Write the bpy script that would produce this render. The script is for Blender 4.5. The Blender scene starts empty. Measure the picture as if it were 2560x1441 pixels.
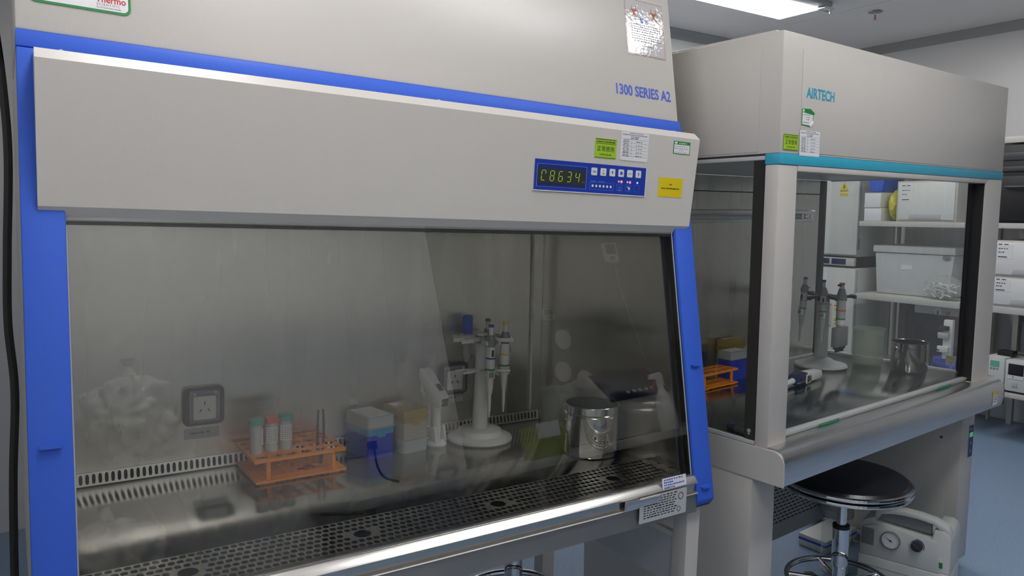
import bpy, bmesh, math, random
from mathutils import Matrix, Vector, noise as mnoise
S = bpy.context.scene
COL = S.collection
PI = math.pi
R = math.radians

# ------------------------------------------------------------------ camera, world, exposure, lamps
cam_d = bpy.data.cameras.new('camera')
cam = bpy.data.objects.new('camera', cam_d); COL.objects.link(cam)
cam_d.sensor_fit = 'HORIZONTAL'; cam_d.sensor_width = 36.0
cam_d.lens = 36.0 * 1867.58 / 2560.0
cam_d.clip_start = 0.02; cam_d.clip_end = 60
_y, _p, _r = R(33.9823), R(-5.8673), R(0.2837)
_f = Vector((math.sin(_y)*math.cos(_p), math.cos(_y)*math.cos(_p), math.sin(_p)))
_rt = Vector((math.cos(_y), -math.sin(_y), 0)); _up = _rt.cross(_f)
_R = _rt*math.cos(_r) + _up*math.sin(_r); _U = -_rt*math.sin(_r) + _up*math.cos(_r)
cam.matrix_world = Matrix(((_R.x, _U.x, -_f.x, .006), (_R.y, _U.y, -_f.y, -1.0535), (_R.z, _U.z, -_f.z, 1.2629), (0, 0, 0, 1)))
S.camera = cam
S.view_settings.view_transform = 'Standard'; S.view_settings.look = 'None'
S.view_settings.gamma = 1.0; S.view_settings.use_curve_mapping = False
S.view_settings.exposure = 0.13
wd = bpy.data.worlds.new('room_air'); S.world = wd; wd.use_nodes = True
wd.node_tree.nodes['Background'].inputs[0].default_value = (.55, .58, .6, 1)
wd.node_tree.nodes['Background'].inputs[1].default_value = .02
LAMP = 14.8                                   # radiance of the ceiling panel diffusers
LAMPS = [(2.57, 1.52, 3.77, 1.78), (1.30, -.86, 2.40, -.60), (3.4, .25, 4.15, .50), (.21, -.46, .54, .12), (.15, -1.80, .62, -1.55)]  # panels right of the bench and behind the camera are added, unseen fill

# ------------------------------------------------------------------ materials (all node based)
def mat(name, rgb, rough=.5, metal=0., bump=0., bscale=60., var=.04, vscale=6., spec=.5, stretch=None, coat=0.):
    m = bpy.data.materials.new(name); m.use_nodes = True
    nt = m.node_tree; b = nt.nodes['Principled BSDF']
    b.inputs['Base Color'].default_value = (*rgb, 1); b.inputs['Roughness'].default_value = rough
    b.inputs['Metallic'].default_value = metal; b.inputs['Specular IOR Level'].default_value = spec
    b.inputs['Coat Weight'].default_value = coat
    tc = nt.nodes.new('ShaderNodeTexCoord'); mp = nt.nodes.new('ShaderNodeMapping')
    nt.links.new(tc.outputs['Object'], mp.inputs[0])
    if stretch: mp.inputs['Scale'].default_value = stretch
    n = nt.nodes.new('ShaderNodeTexNoise'); n.inputs['Scale'].default_value = vscale; n.inputs['Detail'].default_value = 4
    nt.links.new(mp.outputs[0], n.inputs['Vector'])
    if var:
        h = nt.nodes.new('ShaderNodeHueSaturation'); h.inputs['Color'].default_value = (*rgb, 1)
        r = nt.nodes.new('ShaderNodeMapRange'); r.inputs[3].default_value = 1-var; r.inputs[4].default_value = 1+var
        nt.links.new(n.outputs[0], r.inputs[0]); nt.links.new(r.outputs[0], h.inputs['Value'])
        nt.links.new(h.outputs[0], b.inputs['Base Color'])
    if bump:
        n2 = nt.nodes.new('ShaderNodeTexNoise'); n2.inputs['Scale'].default_value = bscale; n2.inputs['Detail'].default_value = 3
        nt.links.new(mp.outputs[0], n2.inputs['Vector'])
        bp = nt.nodes.new('ShaderNodeBump'); bp.inputs['Strength'].default_value = bump; bp.inputs['Distance'].default_value = .002
        nt.links.new(n2.outputs[0], bp.inputs['Height']); nt.links.new(bp.outputs[0], b.inputs['Normal'])
    return m

def steel(name, val, rough, stretch, rv=.1, tint=(1, .97, .905), bump=.0, vs=8., aniso=None):
    """brushed stainless: roughness and tone vary in streaks along the brushing"""
    m = mat(name, tuple(val*t for t in tint), rough, 1.0, bump, 30., .10, vs, stretch=stretch)
    nt = m.node_tree; b = nt.nodes['Principled BSDF']; n = [x for x in nt.nodes if x.type == 'TEX_NOISE'][0]
    r = nt.nodes.new('ShaderNodeMapRange'); r.inputs[3].default_value = rough-rv/2; r.inputs[4].default_value = rough+rv/2
    nt.links.new(n.outputs[0], r.inputs[0]); nt.links.new(r.outputs[0], b.inputs['Roughness'])
    if aniso:
        n.inputs['Detail'].default_value = .6
        c = nt.nodes.new('ShaderNodeCombineXYZ')
        for i in range(3): c.inputs[i].default_value = aniso[1][i]
        b.inputs['Anisotropic'].default_value = aniso[0]; nt.links.new(c.outputs[0], b.inputs['Tangent'])
    return m

def glass(name, tint, ior=1.45, rough=0.0):
    """pane: clear transmission with Fresnel reflection, so that room light still passes"""
    m = bpy.data.materials.new(name); m.use_nodes = True; nt = m.node_tree; nt.nodes.remove(nt.nodes['Principled BSDF'])
    o = nt.nodes['Material Output']; t = nt.nodes.new('ShaderNodeBsdfTransparent'); g = nt.nodes.new('ShaderNodeBsdfGlossy')
    f = nt.nodes.new('ShaderNodeFresnel'); f.inputs[0].default_value = ior; x = nt.nodes.new('ShaderNodeMixShader')
    t.inputs[0].default_value = (*tint, 1); g.inputs['Roughness'].default_value = rough; g.inputs[0].default_value = (1, 1, 1, 1)
    geo = nt.nodes.new('ShaderNodeNewGeometry'); ml = nt.nodes.new('ShaderNodeMath'); ml.operation = 'MULTIPLY'
    sb = nt.nodes.new('ShaderNodeMath'); sb.operation = 'SUBTRACT'; sb.inputs[0].default_value = 1
    nt.links.new(geo.outputs['Backfacing'], sb.inputs[1])
    nt.links.new(f.outputs[0], ml.inputs[0]); nt.links.new(sb.outputs[0], ml.inputs[1])
    nt.links.new(ml.outputs[0], x.inputs[0]); nt.links.new(t.outputs[0], x.inputs[1]); nt.links.new(g.outputs[0], x.inputs[2])
    nt.links.new(x.outputs[0], o.inputs[0]); return m

def clearish(name, rgb, clear, rough=.15):
    """cloudy polypropylene: part clear, part scattering"""
    m = mat(name, rgb, rough, 0, .1, 40); nt = m.node_tree; b = nt.nodes['Principled BSDF']; o = nt.nodes['Material Output']
    t = nt.nodes.new('ShaderNodeBsdfTransparent'); t.inputs[0].default_value = (*[min(1, .4+.65*c) for c in rgb], 1)
    x = nt.nodes.new('ShaderNodeMixShader'); x.inputs[0].default_value = clear
    nt.links.new(b.outputs[0], x.inputs[1]); nt.links.new(t.outputs[0], x.inputs[2]); nt.links.new(x.outputs[0], o.inputs[0]); return m

def glow(name, rgb, s):
    m = bpy.data.materials.new(name); m.use_nodes = True; nt = m.node_tree; b = nt.nodes['Principled BSDF']
    b.inputs['Base Color'].default_value = (*rgb, 1)
    b.inputs['Emission Color'].default_value = (*rgb, 1); b.inputs['Emission Strength'].default_value = s; return m

def srgb(r, g, b):
    f = lambda c: (c/255/12.92) if c/255 <= .04045 else ((c/255+.055)/1.055)**2.4
    return (f(r), f(g), f(b))

M = dict(
    cream=mat('cream_powder_coat', (.60, .575, .53), .30, 0, .08, 520, .02, 4),
    cream2=mat('grey_white_enamel', (.56, .535, .495), .34, 0, .08, 180, .02, 4),
    blue=mat('blue_enamel', srgb(56, 98, 206), .5, 0, .08, 300, .03, spec=.3),
    blue_dk=mat('dark_blue_film', srgb(34, 62, 165), .3, 0, 0, 50, .02),
    teal=mat('teal_film', srgb(58, 165, 192), .38, 0, 0, 50, .03),
    black=mat('black_rubber', (.012, .012, .013), .45, 0, .1, 90),
    dark=mat('dark_recess', (.02, .02, .021), .7),
    char=mat('charcoal_plastic', (.045, .047, .05), .4, 0, .1, 80),
    grey=mat('grey_plastic', (.22, .225, .235), .4, 0, .1, 80),
    lgrey=mat('light_grey_plastic', (.46, .47, .47), .4, 0, .08, 80),
    white=mat('white_plastic', (.72, .72, .70), .35, 0, .05, 60),
    paper=mat('white_paper', (.74, .74, .75), .6, 0, .05, 40),
    lime=mat('lime_paper', srgb(160, 200, 40), .5, 0, .03, 40),
    yellow=mat('yellow_paper', srgb(222, 198, 10), .5, 0, .03, 40),
    green=mat('green_print', srgb(25, 130, 60), .5),
    red=mat('red_print', srgb(190, 40, 50), .5),
    ink=mat('black_ink', (.02, .02, .02), .5),
    inkg=mat('grey_ink', (.16, .16, .17), .5),
    inkb=mat('blue_ink', srgb(60, 90, 195), .5),
    inko=mat('orange_ink', srgb(185, 105, 60), .5),
    inkl=mat('pale_blue_ink', srgb(110, 150, 235), .5),
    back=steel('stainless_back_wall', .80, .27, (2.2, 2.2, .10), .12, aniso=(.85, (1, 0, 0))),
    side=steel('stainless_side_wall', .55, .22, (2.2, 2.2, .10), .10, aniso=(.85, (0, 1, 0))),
    top=steel('stainless_worktop', .34, .14, (1.2, 22, 22), .07, vs=5.),
    grid=steel('stainless_grille', .50, .28, (5, 5, 5), .1),
    lip=steel('stainless_trim', .62, .26, (1, 40, 40), .1),
    nose=steel('stainless_nose', .78, .29, (1, 14, 14), .05, (1, .99, .97)),
    can=steel('polished_steel', .74, .06, (6, 6, 30), .05),
    dcan=steel('dark_reflection_steel', .36, .12, (6, 6, 30), .06),  # canister steel darkened to stand in for dark surroundings reflected in it
    chrome=steel('chrome_plate', .78, .05, (4, 4, 4), .02, (1, 1, 1)),
    dsteel=steel('dull_steel', .35, .35, (4, 4, 4), .1),
    orange=mat('orange_polypropylene', srgb(248, 148, 6), .38, 0, .1, 60, .06, 20),
    sash=glass('tinted_sash_glass', (.92, .925, .912), 2.0),
    pane=glass('clear_side_glass', (.97, .98, .972), 1.6),
    beaker=clearish('cloudy_polypropylene', (.70, .74, .68), .78),
    tipblue=clearish('blue_tip_box_plastic', srgb(45, 70, 200), .12),
    tipaqua=clearish('aqua_tip_rack_plastic', srgb(70, 160, 215), .15),
    tiplid=clearish('clear_lid_plastic', (.62, .68, .68), .40),
    tipyel=clearish('amber_lid_plastic', srgb(190, 165, 85), .32),
    tipbody=clearish('cloudy_tip_box_plastic', (.52, .50, .40), .30),
    tubep=clearish('clear_tube_plastic', (.84, .86, .86), .42),
    capg=mat('sea_green_cap', srgb(105, 180, 155), .4),
    capo=mat('orange_cap', srgb(225, 105, 60), .4),
    bag=clearish('thin_plastic_film', (.80, .81, .80), .78, .08),
    bagw=clearish('white_bag_film', (.88, .87, .81), .06, .25),
    seat=mat('black_vinyl', (.012, .012, .016), .28, 0, .15, 120),
    pump=mat('off_white_abs', (.62, .63, .60), .4, 0, .08, 120),
    floor=None, wall=None, ceil=None,
)
def speckle(name, c1, c2, rough, sc):
    m = mat(name, c1, rough, 0, 0, 50, 0); nt = m.node_tree; b = nt.nodes['Principled BSDF']
    n = [x for x in nt.nodes if x.type == 'TEX_NOISE'][0]; n.inputs['Scale'].default_value = sc; n.inputs['Detail'].default_value = 6
    cr = nt.nodes.new('ShaderNodeValToRGB'); cr.color_ramp.elements[0].position = .35; cr.color_ramp.elements[1].position = .65
    cr.color_ramp.elements[0].color = (*c1, 1); cr.color_ramp.elements[1].color = (*c2, 1)
    nt.links.new(n.outputs[0], cr.inputs[0]); nt.links.new(cr.outputs[0], b.inputs['Base Color']); return m
M['floor'] = speckle('blue_vinyl_floor', srgb(122, 146, 173), srgb(140, 159, 184), .30, 120)
M['wall'] = mat('wall_panel_paint', (.76, .755, .745), .30, 0, .03, 20, .02, 2)
M['ceil'] = mat('ceiling_panel_paint', (.84, .835, .82), .35, 0, .03, 20, .02, 2)
M['backdrop'] = mat('dark_backdrop_paint', (.15, .153, .15), .35, 0, .03, 20, .02, 2)
M['slotplate'] = steel('satin_slot_plate', .92, .40, (8, 8, 8), .05)
M['apron'] = steel('dark_apron_steel', .42, .5, (1, 12, 12), .1)
M['lampface'] = glow('lamp_diffuser', (1, .985, 1), LAMP)
M['seg'] = glow('lit_display_segment', srgb(150, 190, 40), .55)
M['ledr'] = glow('lit_red_indicator', (1, .16, .2), 1.0)
M['ledb'] = glow('lit_blue_indicator', (.3, .4, 1), 1.0)
M['ledg'] = glow('lit_green_display', (.10, .55, .22), .35)

# ------------------------------------------------------------------ mesh builder
class MB:
    def __init__(s): s.bm = bmesh.new()
    def _add(s, verts, faces, X=None):
        vs = [s.bm.verts.new(X @ Vector(v) if X else v) for v in verts]
        for f in faces:
            try: s.bm.faces.new([vs[i] for i in f])
            except ValueError: pass
        return vs
    def box(s, x0, x1, y0, y1, z0, z1, b=0., X=None, seg=2):
        v = [(x, y, z) for z in (z0, z1) for y in (y0, y1) for x in (x0, x1)]
        t = bmesh.new(); vs = [t.verts.new(p) for p in v]
        for f in ((0, 2, 3, 1), (4, 5, 7, 6), (0, 1, 5, 4), (2, 6, 7, 3), (0, 4, 6, 2), (1, 3, 7, 5)): t.faces.new([vs[i] for i in f])
        if b: bmesh.ops.bevel(t, geom=t.edges[:], offset=min(b, .49*min(abs(x1-x0), abs(y1-y0), abs(z1-z0))), segments=seg, affect='EDGES', profile=.5)
        s._merge(t, X); return s
    def _merge(s, t, X=None):
        t.verts.index_update(); m = {}
        for v in t.verts: m[v.index] = s.bm.verts.new(X @ v.co if X else v.co)
        for f in t.faces:
            try: s.bm.faces.new([m[v.index] for v in f.verts])
            except ValueError: pass
        t.free()
    def lathe(s, prof, c=(0, 0, 0), n=32, X=None, sx=1, sy=1):
        T = Matrix.Translation(c); X = (X @ T) if X else T
        rings = []
        for r, z in prof:
            if r < 1e-6: rings.append([s.bm.verts.new(X @ Vector((0, 0, z)))])
            else: rings.append([s.bm.verts.new(X @ Vector((r*sx*math.cos(2*PI*i/n), r*sy*math.sin(2*PI*i/n), z))) for i in range(n)])
        for a, b in zip(rings, rings[1:]):
            for i in range(n):
                j = (i+1) % n
                q = ([a[i], a[j]] if len(a) > 1 else [a[0]]) + ([b[j], b[i]] if len(b) > 1 else [b[0]])
                if len(q) >= 3:
                    try: s.bm.faces.new(q)
                    except ValueError: pass
        return s
    def cyl(s, p0, p1, r0, r1=None, n=20, cap=True):
        r1 = r0 if r1 is None else r1; p0 = Vector(p0); p1 = Vector(p1); d = p1-p0
        X = Matrix.Translation(p0) @ d.to_track_quat('Z', 'Y').to_matrix().to_4x4(); L = d.length
        pr = [(r0, 0), (r1, L)]
        if cap: pr = [(0, 0)] + pr + [(0, L)]
        return s.lathe(pr, (0, 0, 0), n, X)
    def tube(s, pts, r, n=8, sub=6, closed=False):
        P = [Vector(p) for p in pts]
        if sub > 1 and len(P) > 2:
            Q = []; N = len(P); rng = range(N) if closed else range(N-1)
            for i in rng:
                a, b, c, d = (P[(i-1) % N] if closed or i else P[0]), P[i], P[(i+1) % N], (P[(i+2) % N] if closed or i+2 < N else P[-1])
                for k in range(sub):
                    t = k/sub
                    Q.append(.5*((2*b)+(c-a)*t+(2*a-5*b+4*c-d)*t*t+(3*b-a-3*c+d)*t**3))
            if not closed: Q.append(P[-1])
            P = Q
        rings = []; up = Vector((0, 0, 1)); N = len(P)
        for i, p in enumerate(P):
            t = (P[(i+1) % N]-P[i-1]) if closed else (P[min(i+1, N-1)]-P[max(i-1, 0)])
            t.normalize(); a = t.cross(up if abs(t.z) < .9 else Vector((1, 0, 0))).normalized(); b = a.cross(t)
            if rings and a.dot(pa) < 0 and abs(a.dot(pa)) > .5: a = -a; b = -b
            pa = a
            rings.append([s.bm.verts.new(p+a*r*math.cos(2*PI*k/n)+b*r*math.sin(2*PI*k/n)) for k in range(n)])
        for i in range(len(rings) if closed else len(rings)-1):
            A, B = rings[i], rings[(i+1) % len(rings)]
            for k in range(n):
                try: s.bm.faces.new([A[k], A[(k+1) % n], B[(k+1) % n], B[k]])
                except ValueError: pass
        if not closed:
            for g in (rings[0], rings[-1]):
                try: s.bm.faces.new(g)
                except ValueError: pass
        return s
    def prism(s, poly, ax, a0, a1, X=None, b=0.):
        f = {'x': lambda u, v, w: (w, u, v), 'y': lambda u, v, w: (u, w, v), 'z': lambda u, v, w: (u, v, w)}[ax]
        t = bmesh.new(); n = len(poly)
        A = [t.verts.new(f(u, v, a0)) for u, v in poly]; B = [t.verts.new(f(u, v, a1)) for u, v in poly]
        t.faces.new(A); t.faces.new(B[::-1])
        for i in range(n): t.faces.new([A[i], B[i], B[(i+1) % n], A[(i+1) % n]])
        bmesh.ops.recalc_face_normals(t, faces=t.faces[:])
        if b: bmesh.ops.bevel(t, geom=t.edges[:], offset=b, segments=2, affect='EDGES', profile=.5)
        s._merge(t, X); return s
    def rrect(s, x0, x1, y0, y1, r, z0, z1, X=None, n=5):
        """rounded rectangle in XY, thick along Z"""
        return s.prism(rr(x0, x1, y0, y1, r, n), 'z', z0, z1, X)
    def perf(s, x0, x1, y0, y1, px, py, hx, hy, pw=4., stag=True, big=(), z=0., th=.0012):
        """plate in XY with real rounded holes of half size hx, hy at pitch px, py; big = (x, y, r) wide holes two rows deep"""
        ny = max(1, round((y1-y0)/py)); py = (y1-y0)/ny
        K = 16
        def quad(a, b, c, d):
            if b-a > 1e-6 and d-c > 1e-6: s.bm.faces.new([s.bm.verts.new(p) for p in ((a, c, z), (b, c, z), (b, d, z), (a, d, z))])
        def cell(a, b, c, d, rx, ry, pw):
            cx, cy = (a+b)/2, (c+d)/2; W, H = (b-a)/2, (d-c)/2; O = []; I = []; D = []
            for k in range(K):
                q = k/4; side = int(q); t = q-side
                ox, oy = [(1, -1+2*t), (1-2*t, 1), (-1, 1-2*t), (-1+2*t, -1)][side]
                an = math.atan2(oy, ox); ca, sa = math.cos(an), math.sin(an)
                g = (abs(ca)**pw+abs(sa)**pw)**(-1/pw)
                O.append(s.bm.verts.new((cx+ox*W, cy+oy*H, z))); I.append(s.bm.verts.new((cx+rx*ca*g, cy+ry*sa*g, z)))
                D.append(s.bm.verts.new((cx+rx*ca*g, cy+ry*sa*g, z-th)))
            for k in range(K):
                j = (k+1) % K
                s.bm.faces.new([O[k], O[j], I[j], I[k]]); s.bm.faces.new([I[k], I[j], D[j], D[k]])
        B = []
        for bx, by, br in big:
            r0 = max(0, min(ny-2, int(round((by-y0)/py-1)))); B.append((bx-br*1.45, bx+br*1.45, r0)); 
            cell(bx-br*1.45, bx+br*1.45, y0+r0*py, y0+(r0+2)*py, br, min(br, py*.96), 2.)
        for i in range(ny):
            c, d = y0+i*py, y0+(i+1)*py; off = px/2 if (stag and i % 2) else 0
            x = x0; a = x0+off
            quad(x0, a, c, d); x = a
            while x+px <= x1+1e-9:
                hit = [b for b in B if b[2] <= i < b[2]+2 and x < b[1] and x+px > b[0]]
                if hit:
                    b = hit[0]; quad(x, b[0], c, d); nx = x
                    while nx < b[1]: nx += px
                    quad(b[1], nx, c, d); x = nx; continue
                cell(x, x+px, c, d, hx, hy, pw); x += px
            quad(x, x1, c, d)
        return s

def rr(x0, x1, y0, y1, r, n=5):
    P = []
    for cx, cy, a in ((x1-r, y1-r, 0), (x0+r, y1-r, 90), (x0+r, y0+r, 180), (x1-r, y0+r, 270)):
        for k in range(n+1): P.append((cx+r*math.cos(R(a+90*k/n)), cy+r*math.sin(R(a+90*k/n))))
    return P

def obj(name, mb, m, parent=None, label=None, loc=None, rot=None, sharp=32, recalc=True):
    bm = mb.bm if isinstance(mb, MB) else mb
    if recalc: bmesh.ops.recalc_face_normals(bm, faces=bm.faces[:])
    bm.normal_update(); a = R(sharp)
    for e in bm.edges:
        e.smooth = not (len(e.link_faces) == 2 and e.calc_face_angle(0) > a)
    for f in bm.faces: f.smooth = True
    me = bpy.data.meshes.new(name); bm.to_mesh(me); bm.free(); me.materials.append(m)
    o = bpy.data.objects.new(name, me); COL.objects.link(o)
    if parent: o.parent = parent
    if loc: o.location = loc
    if rot: o.rotation_euler = rot
    if label: o['label'] = label
    return o

def tag(o, label, cat, group=None):
    o['label'] = label; o['category'] = cat
    if group: o['group'] = group
    return o
def thing(name, label, cat, loc=(0, 0, 0), rz=0., fr=None, group=None):
    o = bpy.data.objects.new(name, None); COL.objects.link(o); o.empty_display_size = .05
    X = Matrix.Translation(loc) @ Matrix.Rotation(rz, 4, 'Z')
    o.matrix_world = (fr @ X) if fr else X
    return tag(o, label, cat, group)
def struct(name, mb, m, parent=None):
    o = obj(name, mb, m, parent); o['kind'] = 'structure'; return o
def dup(o, parent=None):
    c = o.copy(); COL.objects.link(c)
    if parent: c.parent = parent
    for ch in list(o.children): dup(ch, c)
    return c
_dg = None
def text(name, body, size, m, parent, loc, rot=(PI/2, 0, 0), ax='LEFT', sx=1., space=1., ext=.0002, label=None, bold=0.):
    cu = bpy.data.curves.new(name, 'FONT'); cu.body = body; cu.size = size; cu.align_x = ax; cu.align_y = 'BOTTOM_BASELINE'
    cu.extrude = ext; cu.space_character = space; cu.resolution_u = 3; cu.offset = bold
    t = bpy.data.objects.new(name, cu); COL.objects.link(t)
    dg = bpy.context.evaluated_depsgraph_get(); me = bpy.data.meshes.new_from_object(t.evaluated_get(dg))
    bpy.data.objects.remove(t); bpy.data.curves.remove(cu)
    me.name = name; me.materials.clear(); me.materials.append(m)
    o = bpy.data.objects.new(name, me); COL.objects.link(o); o.parent = parent
    o.location = loc; o.rotation_euler = rot; o.scale = (sx, 1, 1)
    if label: o['label'] = label
    return o
def bars(lines, h, th=.0002):
    """illegible small print as strokes: lines = (x, y, width, pieces)"""
    b = MB(); rnd = random.Random(7)
    for x, y, w, k in lines:
        cx = x; step = w/k
        for i in range(k):
            ww = step*rnd.uniform(.55, .9); b.box(cx, cx+ww, y, y+h*rnd.uniform(.75, 1), 0, th); cx += step
    return b
# ------------------------------------------------------------------ the room
X0, X1, Y0, Y1, H = -.25, 5.05, -2.2, 2.39, 2.40
struct('floor', MB().box(X0-.1, X1+.1, Y0-.1, Y1+.1, -.1, 0), M['floor'])
struct('ceiling', MB().box(X0-.1, X1+.1, Y0-.1, Y1+.1, H, H+.1), M['ceil'])
struct('wall_back', MB().box(X0-.1, X1+.1, Y1, Y1+.1, 0, H), M['wall'])
struct('wall_front', MB().box(X0-.1, X1+.1, Y0-.1, Y0, 0, H), M['wall'])
struct('trim_8', MB().box(1.95, 4.75, Y0+.0005, Y0+.008, .05, 2.3, .002), M['backdrop'])  # unseen dark panel, added to darken what the right of the glass reflects
struct('wall_left', MB().box(X0-.1, X0, Y0, Y1, 0, H), M['wall'])
struct('wall_right', MB().box(X1, X1+.1, Y0, Y1, 0, H), M['wall'])
def cove(c=.052, n=6):
    P = [(0, 0), (0, -c)]
    for k in range(n+1): a = PI/2*k/n; P.append((c-c*math.cos(a) if k else 0, -c+c*math.sin(a)))
    return [(0, 0), (0, -c), (.006, -c), (.02, -.030), (.030, -.02), (c, -.006), (c, 0)]
M['cove'] = mat('cove_trim_paint', (.36, .37, .37), .4, 0, .03, 20, .02)
struct('trim_1', MB().prism([(Y1-y, H+z) for y, z in cove()], 'x', X0, X1), M['cove'])
struct('trim_2', MB().prism([(X1-x, H+z) for x, z in cove()], 'y', Y0, Y1-.052), M['cove'])
for k, x in enumerate((.55, 1.70, 2.85, 4.0)):          # panel joints of the ceiling
    struct('trim_%d' % (k+3), MB().box(x-.0025, x+.0025, Y0, Y1-.06, H-.0012, H-.0002), M['white'])
struct('trim_7', MB().box(X0, X1-.06, .62, .625, H-.0012, H-.0002), M['white'])

# ceiling lamps: panel fittings with a lit diffuser
LAB = ['long lit white ceiling panel lamp above the far bench', 'long lit ceiling panel lamp over the place in front of the blue trimmed cabinet',
       'added unseen fill lamp above the floor right of the teal striped bench', 'lit ceiling panel lamp turned across the room right above the blue trimmed cabinet', 'added unseen fill lamp behind the photographer near the front wall']
for k, (a, b, c, d) in enumerate(LAMPS):
    t = thing('ceiling_lamp', LAB[k], 'ceiling lamp', ((a+c)/2, (b+d)/2, H), 0, None, 'panel lamps on the ceiling')
    w, e = (c-a)/2, (d-b)/2
    obj('lamp_housing', MB().box(-w-.012, w+.012, -e-.07, e+.012, -.022, 0, .004), M['lgrey'], t)
    obj('diffuser', MB().box(-w, w, -e, e, -.026, -.0222, .001), M['lampface'], t)
    g = MB()
    g.box(w-.05, w+.04, -e-.065, -e-.02, -.040, -.0222, .003); g.cyl((w+.025, -e-.05, -.055), (w+.025, -e-.05, -.040), .008, n=12)
    obj('mounting_clip', g, M['chrome'], t)

t = thing('ceiling_sprinkler', 'small metal fire sprinkler head hanging from the ceiling', 'sprinkler', (4.15, 1.425, H))
obj('escutcheon', MB().lathe([(0, -.0005), (.038, -.0005), (.036, -.006), (.014, -.010), (0, -.010)], n=28), M['dsteel'], t)
obj('sprinkler_body', MB().lathe([(0, -.010), (.010, -.010), (.010, -.022), (.007, -.024), (0, -.024)], n=16), M['chrome'], t)
g = MB(); g.tube([(-.009, 0, -.022), (-.011, 0, -.036), (0, 0, -.050)], .0022); g.tube([(.009, 0, -.022), (.011, 0, -.036), (0, 0, -.050)], .0022)
obj('yoke', g, M['chrome'], t)
obj('glass_bulb', MB().cyl((0, 0, -.024), (0, 0, -.049), .0028, n=10), M['red'], t)
obj('deflector', MB().lathe([(0, -.050), (.017, -.051), (.017, -.053), (0, -.053)], n=18), M['chrome'], t)

c = MB(); c.tube([(.0005, .30, H), (.003, .30, 1.95), (.002, .30, 1.62), (.011, .31, 1.45), (.0125, .31, 1.34), (.004, .31, 1.20), (-.001, .31, 1.09), (.002, .31, .98), (-.008, .31, .83), (-.016, .32, .6), (-.02, .34, .3), (-.03, .4, .012), (-.08, .62, .012)], .006, 10, 6)
tag(obj('power_cable', c, M['black']), 'black power cable hanging down beside the left edge of the blue trimmed cabinet', 'cable')
# ------------------------------------------------------------------ blue trimmed safety cabinet, in its own frame
CT, PZ = R(1.6683), .51
F1 = Matrix.Translation((0, 0, PZ)) @ Matrix.Rotation(CT, 4, 'Y') @ Matrix.Translation((0, 0, -PZ))
TA = R(10.0255); ST = math.tan(TA)
def sy(z): return (z-.31)*ST                              # front slope of the cabinet
def sp(z, off=0.): return (sy(z)-off*math.cos(TA), z+off*math.sin(TA))
SR = (PI/2-TA, 0, 0)                                     # rotation that lays a sheet on the slope
W1, ZW = 1.30, .714
cab = thing('safety_cabinet', 'big cream biosafety cabinet with blue posts and steel lined chamber behind tinted glass', 'cabinet', (0, 0, 0), 0, F1)
zs, zb = 1.512, 1.4865
obj('hood', MB().prism([sp(zs), sp(1.91), (.72, 1.91), (.72, zs)], 'x', 0, W1, b=.003), M['cream'], cab)
obj('seam_gap', MB().prism([sp(zs+.0002, -.004), sp(zs+.0032, -.004), (.7, zs+.003), (.7, zs)], 'x', .002, W1-.002), M['dark'], cab)
obj('trim_band', MB().prism([sp(zb, .006), sp(zs-.001, .004), sp(zs-.001, -.02), sp(zb, -.02)], 'x', 0, W1+.002, b=.0012), M['blue'], cab, 'bright blue band under the hood')
for nm, a, b in (('side_panel', 0, .012), ('side_panel', W1-.012, W1)):
    obj(nm, MB().prism([sp(.64, -.012), sp(zb-.001, -.012), (.72, zb-.001), (.72, .64)], 'x', a, b), M['cream'], cab)
obj('back_panel', MB().box(.0125, W1-.0125, .70, .72, .64, 1.485), M['cream2'], cab)
# blue posts along the slope
def post(x0, x1, zt, z0, cut):
    b = MB(); b.prism([sp(z0, .004), sp(z0+.012, .013), sp(zt, .013), sp(zt, -.0115), sp(z0, -.0115)], 'x', x0, x1, b=.0025); return b
for x0, x1, z0 in ((0, .052, .60), (1.247, W1+.002, .642)):
    p = obj('post', post(x0, x1, zb-.0035, z0, 0), M['blue'], cab)
    cx = (x0+x1)/2
    for z in ((.945,) if x0 == 0 else (.953, .683)):
        y, zz = sp(z, .0135)
        obj('bumper', MB().rrect(-.0135, .0135, -.0035, .0035, .0034, 0, .006), M['inkl'] if 0 else M['blue'], p, loc=(cx, y, zz), rot=SR)
obj('post_end_cap', MB().prism([sp(.6415, .003), sp(.6415, -.0115), (.075, .634), (.062, .636)], 'x', 1.252, 1.298), M['black'], cab)
# chamber lining
obj('back_wall', MB().box(.0405, 1.2215, .6205, .635, .7415, 1.46), M['back'], cab)
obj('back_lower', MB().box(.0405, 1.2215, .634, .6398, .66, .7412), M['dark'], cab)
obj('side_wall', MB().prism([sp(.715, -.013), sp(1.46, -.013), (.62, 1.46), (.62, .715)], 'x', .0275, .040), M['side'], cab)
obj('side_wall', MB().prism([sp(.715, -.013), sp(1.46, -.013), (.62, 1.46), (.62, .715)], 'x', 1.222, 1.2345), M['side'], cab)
obj('chamber_ceiling', MB().box(.0125, 1.2875, sy(1.46)+.014, .6995, 1.4605, 1.475), M['lgrey'], cab)
obj('corner_highlight', MB().cyl((1.1885, .6165, .7455), (1.1775, .6165, 1.455), .0035, n=10), M['white'], cab)  # white rod stands in for the bright highlight along the steel corner
g = MB().perf(0, 1.178, 0, .0265, .0115, .0265, .0034, .0098, 3., False)
obj('exhaust_slots', g, M['slotplate'], cab, 'light steel strip of upright slots along the back wall', loc=(.042, .6165, .7145), rot=(PI/2-R(12), 0, 0), recalc=False)
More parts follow.
